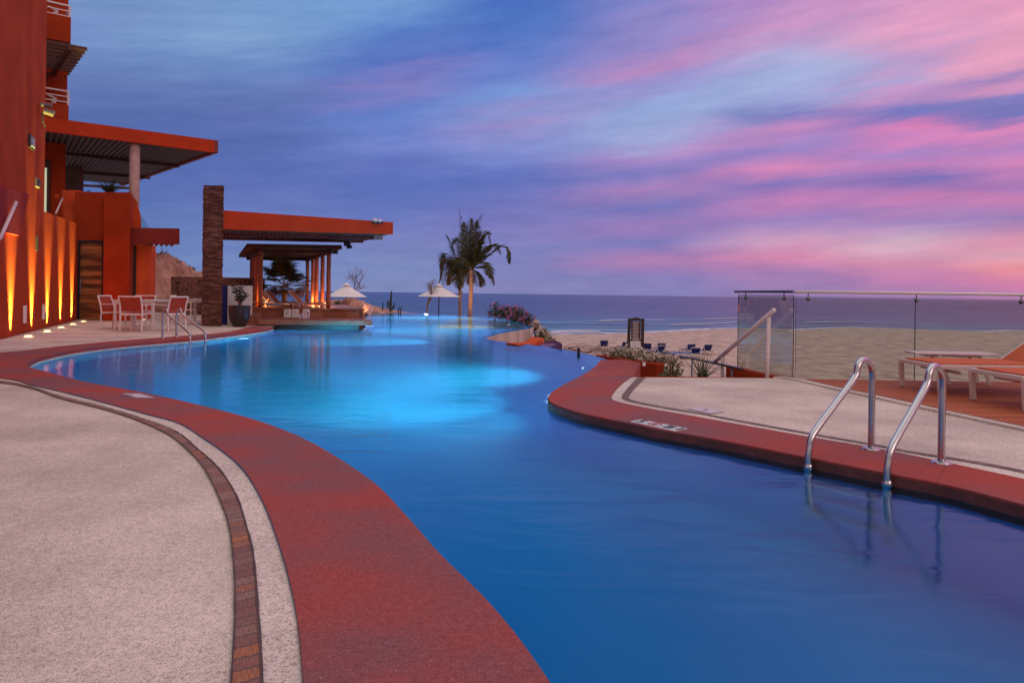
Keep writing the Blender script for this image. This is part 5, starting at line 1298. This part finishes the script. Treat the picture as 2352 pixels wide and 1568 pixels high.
# ------------------------------------------------------------------ walls outside the pool lip
orange_w = MB(); a, b_, c_ = G(1196, 793, -.55), D(1250, 776, 16.6), D(1251, 800, 16.6)
p0 = Vector((D(1188, 792, 15.0).x, 15.0, 0)); p1 = Vector((D(1249, 790, 16.4).x, 16.4, 0))
zz0 = D(1188, 791, 15.0).z; zz1 = D(1249, 776.5, 16.4).z
orange_w.slab([(p0.x, p0.y, -2.6), (p1.x, p1.y, -2.6), (p1.x, p1.y, zz1), (p0.x * .35 + p1.x * .65, p0.y * .35 + p1.y * .65, zz1 - .10), (p0.x, p0.y, zz0)], (-.25, .5, 0))
o = orange_w.build('curved_orange_wall', M['stucco_pale']); lift(o, (p0.x, p0.y, -1)); props(o, 'bright orange wall end rising between the two pool lobes', 'wall')
p0 = D(1256, 795, 14.3); p1 = D(1296, 803, 14.0); zt_ = D(1278, 788.5, 15).z
o = MB().slab([(p0.x, 15.1, -2.6), (p1.x, 14.6, -2.6), (p1.x, 14.6, D(1296, 789, 14.6).z), (p0.x + .35, 15.0, D(1280, 793, 14.8).z), (p0.x, 15.1, D(1256, 800, 15.1).z)], (-.1, 1.2, 0)).build('purple_wall', M['purple'] if 'purple' in M else M['navy']); lift(o, (p0.x, 15, -1)); props(o, 'small violet blue wall end just outside the near pool lip', 'wall')
p0 = D(1227, 770, 23.9); p1 = D(1242, 779, 22.5)
o = MB().slab([(p0.x, 23.9, -2.6), (p1.x, 22.6, -2.6), (p1.x, 22.6, D(1242, 771, 22.6).z), (p0.x, 23.9, D(1228, 762, 23.9).z)], (.2, .5, 0)).build('dark_wall', M['navy']); lift(o, (p0.x, 23, -1)); props(o, 'dark blue wall piece under the trailing bougainvillea', 'wall')

# planter with cream flowers
P0, P1 = D(1526, 836.5, 11.27), D(1507, 835, 11.30); Q0 = D(1369, 816.8, 12.8)
zt_ = -.06
pb = empty('flower_planter', (P1.x, P1.y, -.6), 'long dark red planter of cream bougainvillea beside the stairs', 'planter')
fp = [(P1.x, P1.y), (P0.x, P0.y), (P0.x + .1, P0.y + .5), (Q0.x + .55, 13.1), (Q0.x, 12.9), (D(1420, 820, 12.25).x, 12.25), (D(1471, 829, 11.72).x, 11.72)]
fr0 = WP(1471, 830, (P1.x, P1.y), (Q0.x - P1.x, 11.0 - P1.y)) if False else None
MB().prism(fp, -1.9, zt_).build('planter_box', M['stucco'], pb, bevel=.008)
MB().tube([(D(1479, 834, 9.35).x, 9.35, D(1479, 840, 9.35).z), (D(1479, 834, 9.35).x, 9.35, D(1479, 832, 9.35).z)], .022, 10).build('small_light', M['white'], pb)
flc = MB(); lfc = MB(); stc = MB()
for k in range(420):
    t = r_.random(); c_ = Vector((P1.x, P1.y + .15, zt_)).lerp(Vector((Q0.x + .1, 12.6, zt_)), t) + Vector((r_.uniform(0, .5), r_.uniform(0, .3), 0))
    hgt = (.08 + .19 * abs(noise.noise(Vector((t * 6.5, 2, 2)))) * 2.0) * r_.random() ** .6
    hgt *= 1 - .8 * math.exp(-((t - .30) / .11) ** 2); q = c_ + Vector((0, 0, hgt))
    if r_.random() < .62:
        for i in range(4): flc.leaf(q, Vector((r_.gauss(0, 1), r_.gauss(0, 1), r_.gauss(.2, 1))), Vector((r_.gauss(0, 1), r_.gauss(0, 1), 1)), .05, .042)
    for i in range(5): lfc.leaf(q + Vector((r_.gauss(0, .04), r_.gauss(0, .04), r_.gauss(-.02, .03))), Vector((r_.gauss(0, 1), r_.gauss(0, 1), r_.gauss(.2, 1))), Vector((r_.gauss(0, 1), r_.gauss(0, 1), 1)), .05, .022)
    if k % 4 == 0: stc.tube([c_ + Vector((0, 0, -.05)), q + Vector((.01, 0, .0))], .004, 4)
flc.build('flowers', M['cream'], pb, kind='stuff'); lfc.build('foliage', M['leafgrey'], pb, kind='stuff'); stc.build('stem', M['bark'], pb)
# the pool wall's brown top running from the notch to the planter
ed = catmull([G(1250, 797, ZW), G(1295, 800, ZW), G(1340, 807, ZW), G(1375, 815, ZW)], 6)
cr_ = MB()
for k in range(50):
    t = r_.random() ; q = ed[int(t * (len(ed) - 1))] + Vector((r_.uniform(.1, .35), r_.uniform(0, .3), r_.uniform(-.1, .02))); d = Vector((r_.gauss(.8, .5), r_.gauss(-.5, .5), r_.gauss(.05, .15)))
    cr_.tube([q, q + d * .15 + Vector((0, 0, .03)), q + d * .32], [.008, .006, .003], 4)
o = cr_.build('dry_creeper', M['bark']); lift(o, ed[8]); props(o, 'dry brown creeper twigs trailing along the outside of the near pool lip', 'creeper')
q = D(1328, 806, 13.2); o = MB().tube([q + Vector((0, 0, -.9)), q + Vector((.01, 0, .06))], .03, 8).build('wooden_stake', M['signwood']); lift(o, q); props(o, 'short dark stake sticking up beyond the near pool lip', 'stake')

# bougainvillea beyond the far lobe
def boug(name, px, py, Y, rad, n, nf, label, fl=M['pink'], lm=M['leafdark'], fs=.085, tw=10): 
    q = D(px, py, Y); return scrub(name, q, rad, n, .10, lm, label, 'bougainvillea', twigs=tw, group='bougainvillea behind the pool lip', fl=fl, nf=nf, fs=fs, tw_up=1.1)
boug('bougainvillea', 1140, 727, 30.5, (.42, .35, .62), 420, 18, 'leftmost clump of pink bougainvillea, with one tall pink tip')
boug('bougainvillea', 1164, 731, 29.5, (.50, .4, .55), 560, 34, 'pink bougainvillea clump second from the left, behind the pool lip')
boug('bougainvillea', 1187, 739, 28, (.45, .4, .62), 560, 42, 'pink bougainvillea clump in the middle of the row')
boug('bougainvillea', 1210, 750, 26.5, (.38, .35, .50), 460, 36, 'pink bougainvillea clump sloping down at the right')
boug('bougainvillea', 1230, 764, 25.5, (.26, .25, .42), 260, 70, 'fading pink and cream bougainvillea at the notch of the pool', fl=M['cream'], lm=M['leafgrey'])
boug('bougainvillea', 1248, 779, 22, (.24, .2, .34), 260, 60, 'cream bougainvillea trailing down beside the orange wall end', fl=M['cream'], lm=M['leafgrey'], fs=.06)
boug('bougainvillea', 1263, 787, 20, (.22, .2, .14), 120, 22, 'sparse twiggy end of the bougainvillea nearest the beach', fl=M['cream'], lm=M['leafgrey'], fs=.05, tw=14)

# spiky plant by the stairs, little shrub
spiky('yucca', D(1614, 872, 10.6), 46, .52, .022, M['agave'], 'spiky green yucca growing by the beach stairs', 'yucca', seed=8, upb=.85, droop=.12)
q = D(1613, 866, 10.6); o = MB().tube([q + Vector((0, 0, -1.5)), q + Vector((0, 0, .06))], [.09, .075], 10).build('yucca_stump', M['leafdark']); y_ = bpy.data.objects['yucca']; lift(o, y_.location); o.location = (0, 0, 0); o.parent = y_; o.name = 'trunk'
q = D(1540, 872, 10.0); scrub('low_shrub', q, (.17, .15, .26), 240, .07, M['leafgrey'], 'small grey green shrub at the right end of the planter', 'shrub', twigs=9)
q = D(1697, 848, 11.5); spiky('agave', q + Vector((0, 0, -.05)), 9, .18, .02, M['agave'], 'small dark agave tips behind the red kerb', 'agave', seed=2)

# ------------------------------------------------------------------ sign board
Ys = 17.0
sg = empty('beach_sign', D(1460, 815, Ys), 'tall dark timber sign frame with slatted panel over a white notice', 'sign')
a, b_ = D(1444, 735, Ys), D(1477.5, 735, Ys); zt_, zb_ = D(1460, 731, Ys).z, D(1460, 826, Ys).z
MB().bar((a.x + .02, Ys, zt_), (a.x - .02, Ys, zb_ - .6), .07, .05).build('post', M['signwood'], sg); MB().bar((b_.x - .01, Ys, zt_), (b_.x - .025, Ys, zb_ - .6), .07, .05).build('post', M['signwood'], sg)
ap = MB(); cxs = (a.x + b_.x) / 2; top = [(a.x, Ys - .02, zt_ - .06)] + [(cxs + (b_.x - a.x) * .36 * math.cos(t), Ys - .02, zt_ - .035 + .055 * math.sin(t)) for t in [math.pi * (1 - i / 10) for i in range(11)]] + [(b_.x, Ys - .02, zt_ - .06)]
ap.slab(top, (0, .04, 0)).build('arched_top', M['signwood'], sg)
zc = D(1460, 781.5, Ys).z
MB().bar((a.x, Ys, zc), (b_.x, Ys, zc), .03, .025).build('crossbar', M['signwood'], sg)
pn = MB().box(cxs - .095, cxs + .095, Ys - .012, Ys + .012, zc + .03, zt_ - .08).build('slatted_panel', M['signpanel'], sg)
fr_ = MB(); 
for s in (-.1, .1): fr_.bar((cxs + s, Ys - .005, zc), (cxs + s, Ys - .005, zt_ - .06), .025, .04)
fr_.build('frame', M['signwood'], pn)
ln = MB()
for k in range(11): ln.box(cxs - .075, cxs + .075 - .02 * (k % 3), Ys - .016, Ys - .013, zt_ - .12 - k * .036, zt_ - .108 - k * .036)
ln.build('lettering', M['faded'], pn)
za, zb2 = D(1460, 783.5, Ys).z, D(1460, 807.5, Ys).z
nb = MB().box(a.x + .03, b_.x - .035, Ys - .01, Ys + .01, zb2, za).build('notice', M['paper'], sg)
ln = MB()
for k in range(7):
    w_ = (.08, .11, .10, .05, .12, .12, .09)[k]; ln.box(cxs - w_ - .01, cxs + w_ - .01, Ys - .014, Ys - .011, za - .035 - k * .03, za - .030 - k * .03)
ln.build('lettering', M['inkgrey'], nb)
MB().bar((a.x + .06, Ys, zb2 - .02), (b_.x - .08, Ys, zb2 - .02), .03, .03).build('crossbar', M['signwood'], sg)

# ------------------------------------------------------------------ beach loungers
gB = 'blue backed loungers on the beach sand'
bl = None
spots = [(1386, 796, 0, 'leftmost blue beach lounger, above the left end of the flower planter'), (1429, 798, .15, 'blue beach lounger between the leftmost one and the timber sign'), (1494, 802, -.2, 'blue beach lounger just right of the timber sign, farther of the pair'), (1502, 808, .3, 'blue beach lounger just right of the timber sign, nearer of the pair'), (1517, 802, 0, 'blue beach lounger at the upper end of the thin grey handrail'), (1580, 805, .1, 'blue beach lounger right of the upper end of the grey handrail, behind a front one'), (1600, 814, -.1, 'blue beach lounger above the yucca, closest of the right hand three'), (1621, 805, .05, 'rightmost blue beach lounger')]
for i, (px, py, a_, lab) in enumerate(spots):
    q = G(px, py + 9, -2.75)
    if bl is None:
        c = bl = make_lounger('beach_lounger', (0, 0, 0), lab, 'beach lounger', gB, M['navy'], back=.75, W=.58, L=1.7, h=.26)
    else: c = copy_tree(bl); c['label'] = lab
    c.rotation_euler.z = -math.pi / 2 + a_; c.location = (q.x, q.y + 1.1, groundz(q.x, q.y))
M['blue_light'] = mat('pale blue fabric', (.10, .20, .42), .8)
for i, (px, py, lab) in enumerate([(1551, 813, 'flat folded blue beach lounger left of the centre pair'), (1567, 815.5, 'flat pale blue beach lounger behind the handrail')]):
    q = G(px, py + 6, -2.75); c = make_lounger('beach_lounger', (0, 0, 0), lab, 'beach lounger', gB, M['navy'] if i == 0 else M['blue_light'], back=.12, W=.62, L=1.7, h=.3); c.rotation_euler.z = -.3; c.location = (q.x - .6, q.y, groundz(q.x, q.y))

# ------------------------------------------------------------------ umbrellas
def umbrella(apx, apy, Y, rpx, rimy, px_half, basez, label, squash=1):
    ap = D(apx, apy, Y); rz = D(apx, rimy, Y).z; R = px_half * Y / F
    r = empty('parasol', (ap.x, Y, basez), label, 'parasol', 'white parasols beyond the bar and pool')
    m = MB(); n = 8; ring = [(ap.x + R * math.cos(2 * math.pi * (k + .5) / n), Y + R * math.sin(2 * math.pi * (k + .5) / n), rz) for k in range(n)]
    rings = [[(ap.x, Y, ap.z)]]
    vs = [(ap.x, Y, ap.z)]; fs = []
    for j_, t in enumerate((.35, .7, 1.0)):
        for k in range(n * 2):
            a_ = 2 * math.pi * (k + 1) / (n * 2); rr = R * t * (1 if k % 2 == 0 else .955)
            vs.append((ap.x + rr * math.cos(a_), Y + rr * math.sin(a_), ap.z + (rz - ap.z) * (t ** .93) + (0 if k % 2 == 0 else .0)))
    m2 = n * 2
    fs += [(0, 1 + k, 1 + (k + 1) % m2) for k in range(m2)]
    for j_ in range(2): fs += [(1 + j_ * m2 + k, 1 + (j_ + 1) * m2 + k, 1 + (j_ + 1) * m2 + (k + 1) % m2, 1 + j_ * m2 + (k + 1) % m2) for k in range(m2)]
    o = m.add(vs, fs).build('canopy', M['canvas'], r); md = o.modifiers.new('s', 'SOLIDIFY'); md.thickness = .012
    vt = MB(); vt.lathe([(.0, .07), (.22, -.045), (.24, -.06)], (ap.x, Y, ap.z), 16).build('vent_cap', M['canvas'], o)
    MB().tube([(ap.x, Y, basez), (ap.x, Y, ap.z + .05)], .03, 10).build('pole', M['signwood'], r)
    rb = MB()
    for k in range(8):
        a_ = 2 * math.pi * (k + .5) / 8; rb.tube([(ap.x, Y, ap.z - .07), (ap.x + R * .95 * math.cos(a_), Y + R * .95 * math.sin(a_), rz - .015)], .012, 5)
    rb.build('ribs', M['signwood'], r)
umbrella(796, 652.5, 36, 0, 681.5, 47, -.6, 'white parasol behind the pavilion, below the bare tree')
umbrella(1008.7, 654.5, 39.5, 0, 681, 50.5, -1.2, 'pinkish white parasol left of the two coconut palms')

# ------------------------------------------------------------------ bare trees, cacti
def bare_tree(name, base, h, label, seed, spread=.5, dens=6, lean=(0, 0), r0=.07, levels=5, up=.25):
    r = random.Random(seed); root = empty(name, base, label, 'bare tree'); tr = MB(); br = MB()
    def grow(p, d, L_, rad, lv):
        pts = [p.copy()]; n = 4
        for i in range(n): d = (d + Vector((r.gauss(0, .16), r.gauss(0, .16), up * .2))).normalized(); p = p + d * L_ / n; pts.append(p.copy())
        (tr if lv == 0 else br).tube(pts, [rad * (1 - .35 * i / n) for i in range(n + 1)], 5, cap=False)
        if lv >= levels: return
        for k in range(r.choice((2, 3)) if lv else 3):
            q = pts[r.choice((2, 3, 4))] if k else pts[-1]
            nd = (d + Vector((r.gauss(0, spread), r.gauss(0, spread), r.gauss(up, spread * .5)))).normalized(); grow(q, nd, L_ * r.uniform(.62, .85), rad * .62, lv + 1)
    grow(Vector(base), Vector((lean[0], lean[1], 1)).normalized(), h * .30, r0, 0)
    tr.build('trunk', M['bark'], root); br.build('branches', M['bark'], root)
bare_tree('bare_tree', D(806, 690, 38), 2.3, 'leafless tree with a rounded crown standing behind the left parasol', 4, spread=.62, lean=(.35, 0), r0=.05, levels=5, up=.15)
bare_tree('bare_tree', D(980, 722, 38.5), 2.4, 'leafless tree rising behind the right parasol at the pool lip', 31, spread=.42, lean=(.1, 0), r0=.05, levels=5, up=.45)
bare_tree('bare_tree', D(689, 706, 27.8), 1.2, 'dry bush lit orange inside the pavilion behind the low bench', 21, spread=.5, r0=.03, levels=5)
bpy.data.objects['bare_tree.002'].name = 'dry_bush'; bpy.data.objects['dry_bush']['category'] = 'dry bush'
def cactus(px, pyb, pyt, Y, label, arms=()):
    b_ = D(px, pyb, Y); t_ = D(px + 2, pyt, Y); m = MB(); r0 = .06 if arms else .035
    m.tube([b_ - Vector((0, 0, .3)), b_, b_.lerp(t_, .5), b_.lerp(t_, .93), t_], [r0, r0, r0 * .95, r0 * .75, r0 * .2], 9)
    for (dx, z0_, z1_) in arms:
        p = b_ + Vector((0, 0, z0_)); m.tube([p, p + Vector((dx * .7, 0, .0)), p + Vector((dx, 0, .1)), p + Vector((dx * 1.05, 0, z1_)), p + Vector((dx * 1.05, 0, z1_ + .05))], [.038, .038, .038, .032, .01], 8)
    o = m.build('cactus', M['cactus'], smooth=True); lift(o, b_); return props(o, label, 'cactus', 'cacti on the sandy spur')
cactus(897, 712, 667.5, 37.8, 'tall many armed cactus standing against the sea', ((-.17, .10, .35), (.2, .08, .30), (-.09, .2, .3), (.12, .02, .2)))
cactus(878.5, 712, 694, 37.9, 'thin short cactus left of the tall one')
cactus(915, 714.5, 705, 37.7, 'left one of two stubby cacti right of the tall one')
cactus(920, 715, 704, 37.7, 'right one of two stubby cacti right of the tall one')

# ------------------------------------------------------------------ palms
def frond(lf, rc, pts, L, W_, r, n=54, droop=.28):
    P_ = catmull(pts, 8); Ls = arclen(P_); P_ = resample(P_, n)
    rc.tube(P_, [.028 * (1 - .85 * i / n) for i in range(n + 1)], 5)
    for i in range(4, n + 1):
        t = i / n; d = (P_[min(i + 1, n)] - P_[max(i - 1, 0)]).normalized()
        sd = d.cross(Vector((0, 0, 1))); sd = sd.normalized() if sd.length > .05 else Vector((1, 0, 0))
        ll = L * (math.sin(math.pi * min(1, (t * .93 + .07))) ** .6) * (.45 + .55 * (1 - t) + .1)
        for s in (-1, 1):
            dd = (d * r.uniform(.65, 1.0) + sd * s * r.uniform(.55, .95) + Vector((0, 0, -droop * r.uniform(.4, 1.3)))).normalized()
            p = P_[i]; l_ = ll * r.uniform(.75, 1.1); m_ = p + dd * l_ * .55; e_ = m_ + (dd + Vector((0, 0, -droop * .6))).normalized() * l_ * .45
            x = dd.cross(d).normalized() * W_ / 2 if dd.cross(d).length > .01 else Vector((W_ / 2, 0, 0)); x = (x * .5 + d * W_ * .35)
            lf.add([p - x * .6, p + x * .6, m_ + x, m_ - x, e_], [(0, 1, 2, 3), (3, 2, 4)])
def palm(name, label, base, crown, fr, Y, L, seed, r0=.155, r1=.11, lean=0, dry=()):
    root = empty(name, base, label, 'palm tree', 'coconut palms beyond the pool lip'); r = random.Random(seed)
    tp = []; n = 26
    for i in range(n + 1):
        t = i / n; p = base.lerp(crown, t) + Vector((lean * math.sin(math.pi * t), 0, 0)); tp.append(p)
    MB().tube(tp, [(r0 + (r1 - r0) * (i / n) ** .6) * (1.06 if i % 2 else .97) for i in range(n + 1)], 14).build('trunk', M['trunk'], root, smooth=True)
    for k, (c1, c2, dy) in enumerate(fr):
        lf = MB(); rc = MB(); a = Vector(crown); b_ = D(c1[0], c1[1], Y + dy * .5); c = D(c2[0], c2[1], Y + dy)
        pts = [a, a.lerp(b_, .5) + Vector((0, 0, .05)), b_, (b_ + c) / 2 + (b_ - (a + c) / 2) * .35, c]
        frond(lf, rc, pts, L, .08, r)
        o = lf.build('frond', M['palmdry'] if k in dry else M['palm'], root); rc.build('rachis', M['palmdry'], o)
    hs = MB()
    for k in range(14): 
        a_ = r.uniform(0, 6.28); p = Vector(crown) + Vector((math.cos(a_) * .12, math.sin(a_) * .12, r.uniform(-.9, .0))); hs.tube([p, p + Vector((math.cos(a_) * .12, math.sin(a_) * .12, r.uniform(-.35, .1)))], [.03, .01], 5)
    hs.build('leaf_sheath', M['bark'], root)
base = D(1078, 735, 41); base.z = -1.25
palm('coconut_palm', 'taller right hand coconut palm with one long arching frond', base, D(1084, 618, 41),
  [((1066,540),(1054,478),.3),((1092,540),(1109,490),-.3),((1108,545),(1127,560),.4),((1146,567),(1170,607),-.5),((1120,566),(1150,585),1.2),((1112,612),(1134,655),.6),((1096,632),(1101,658),-1.2),((1060,560),(1040,560),1.0),((1078,550),(1082,500),1.6),((1098,555),(1118,530),-1.4),((1060,625),(1056,665),1.4),((1066,595),(1034,630),-1.3),((1104,600),(1128,640),-1.6),((1076,565),(1066,510),-1.5),((1088,545),(1095,505),1.0)], 41, .98, 3)
base = D(1056, 735, 42.5); base.z = -1.25
palm('coconut_palm', 'shorter left hand coconut palm with drooping yellowish fronds', base, D(1057, 640, 42.5),
  [((1042,580),(1024,537),.2),((1034,600),(1020,590),.6),((1030,600),(1009,650),-.3),((1036,608),(1018,660),-.9),((1044,615),(1030,655),1.0),((1058,610),(1046,660),-1.4),((1070,610),(1078,655),-.8),((1050,570),(1046,545),.9),((1066,590),(1074,575),1.2),((1030,585),(1012,618),.9),((1052,600),(1062,660),-1.6)], 42.5, 1.0, 5, r0=.12, r1=.09, dry=(2, 4, 6))

# fan palm behind the pavilion
fpR = random.Random(3); q0 = D(653, 703, 29.5)
fpn = empty('fan_palm', q0, 'bushy dark fan palm seen through the pavilion', 'palm tree')
MB().tube([q0 + Vector((0, 0, -.3)), q0 + Vector((0, 0, .7))], [.11, .10], 10).build('trunk', M['bark'], fpn)
c = q0 + Vector((0, 0, .85)); cnt = 0
for k in range(34):
    az = fpR.uniform(0, 6.28); el = fpR.uniform(-.55, 1.35); d = Vector((math.cos(az) * math.cos(el), math.sin(az) * math.cos(el), math.sin(el)))
    hub = c + d * fpR.uniform(.4, .95); lf = MB(); st_ = MB(); st_.tube([c, hub], .014, 5)
    sd = d.cross(Vector((0, 0, 1))); sd = sd.normalized() if sd.length > .05 else Vector((1, 0, 0)); up_ = sd.cross(d).normalized()
    for i in range(22):
        a_ = (i / 21 - .5) * 3.6; dd = (d * math.cos(a_) + sd * math.sin(a_) + up_ * .15).normalized(); Lb = fpR.uniform(.5, .75)
        x = dd.cross(up_).normalized() * .024; m_ = hub + dd * Lb * .6; e_ = hub + dd * Lb + Vector((0, 0, -.14))
        lf.add([hub - x * .5, hub + x * .5, m_ + x, m_ - x, e_], [(0, 1, 2, 3), (3, 2, 4)])
    o = lf.build('fan_leaf', M['palm'] if el > -.05 else M['palmdry'], fpn); st_.build('petiole', M['palmdry'], o)

# warm garden lights on the palms and the rocks
def glight(loc, d, e, label, size=55, col=(1, .5, .2), hide=False):
    r = empty('garden_spotlight', loc, label, 'spotlight', 'garden spotlights among the rocks and palms'); loc = Vector(loc)
    MB().tube([loc, loc + Vector(d).normalized() * .12], .05, 12).build('housing', M['black'], r)
    MB().tube([loc + Vector((0, 0, -.2)), loc], .012, 6).build('spike', M['black'], r)
    p = loc + Vector(d).normalized() * .125
    spot('lamp', p, d, e, col, size, .7, .04, r)
glight(D(1062, 735, 38.6), (.35, 2.5, 2.2), 330, 'garden spotlight at the foot of the coconut palms', 70)
glight((-10.6, 28.7, .1), (-.25, .6, .5), 160, 'garden spotlight below the rocky bank left of the stone pillar', 110)
glight((-6.6, 31.6, .0), (.3, 1, .15), 200, 'garden spotlight among the boulders beyond the bar', 110)

# ================================================================== pool lamps
def pool_lamp(p, d, e, label, size=165, disc=.0, up=False, col=(.82, 1.0, .74)):
    r = empty('pool_light', p, label, 'pool light', 'underwater pool lights'); p = Vector(p); d = Vector(d).normalized()
    n_ = Vector((d.x, d.y, 0)).normalized(); u_ = Vector((-n_.y, n_.x, 0))
    c_ = [p + u_ * .15 * math.cos(t) + Vector((0, 0, .12 * math.sin(t))) for t in [2 * math.pi * k / 20 for k in range(20)]]
    MB().slab(c_, n_ * .03).build('rim', M['steel'], r)
    MB().slab([q + (p - q) * .15 + n_ * .03 for q in c_], n_ * .01).build('lens', M['lamp_pool'], r)
    spot('lamp', p + n_ * .08, d, e * .72, col, size, 1, .1, r)
lab = 'underwater pool light '
pool_lamp(Vector(G(1366, 842, ZW)) + Vector((-.15, 0, -.18)), (-1, .1, -.16), 1300, lab + 'shining beside the end of the red point', 120)
pool_lamp(inner[i0 + len(far1) + len(far2)] + Vector((-.10, -.05, -.45)), (-1, .12, -.10), 3000, lab + 'at the notch between the pool lobes', 80)
pool_lamp(Vector(G(558, 775, ZW)) + Vector((.05, -.12, -.18)), (.75, -1, -.12), 200, lab + 'under the coping right of the small ladder', 90)
pool_lamp(Vector(G(981, 721, ZW)) + Vector((0, -.4, -.2)), (.1, -1, -.06), 8500, lab + 'at the far lip below the leafless tree', 110)
pool_lamp(Vector(G(1196, 744, ZW)) + Vector((-.4, -.4, -.2)), (-1, -.5, -.08), 4500, lab + 'on the far lip in front of the bougainvillea', 110)
pool_lamp(Vector(G(420, 922)) + Vector((.10, .03, -.50)), (1, .80, -.10), 200, lab + 'on the left wall below the broad red coping', 80)
pool_lamp(Vector((-4.72, 23.3, -.7)), (1, -.6, -.10), 4200, lab + 'under the right end of the bar counter', 110)
pool_lamp(Vector((-5.6, 20.85, -.5)), (.9, -1, -.08), 2600, lab + 'on the plinth below the bar counter', 90)
pool_lamp(Vector(G(1296, 882)) + Vector((-.12, .02, -.5)), (-1, .3, -.08), 950, lab + 'on the upper flank of the red point', 120)
pool_lamp(Vector(G(1290, 885)) + Vector((-.07, 0, -.8)), (-1, -.38, -.02), 240, lab + 'added deep by the tip of the red point to brighten near water', 130)  # extra lamp added only to brighten the foreground water

# ------------------------------------------------------------------ camera and view
cam = bpy.data.cameras.new('camera'); co = bpy.data.objects.new('camera', cam); COL.objects.link(co); sc.camera = co
cam.sensor_width = 36; cam.lens = 36 * F / 2352; cam.shift_y = -(784 - 674.2) / 2352
cam.clip_start = .05; cam.clip_end = 30000
co.location = (0, 0, H)
co.matrix_world = Matrix.Translation((0, 0, H)) @ Matrix.Rotation(math.pi / 2, 4, 'X') @ Matrix.Rotation(RX, 4, 'Z')
sc.view_settings.view_transform = 'Standard'; sc.view_settings.look = 'None'; sc.view_settings.exposure = 0; sc.view_settings.gamma = 1
sc.render.engine = 'CYCLES'; sc.cycles.use_denoising = True; sc.cycles.max_bounces = 10; sc.cycles.transparent_max_bounces = 16
sc.cycles.sample_clamp_indirect = 4; sc.cycles.caustics_refractive = True; sc.cycles.caustics_reflective = False
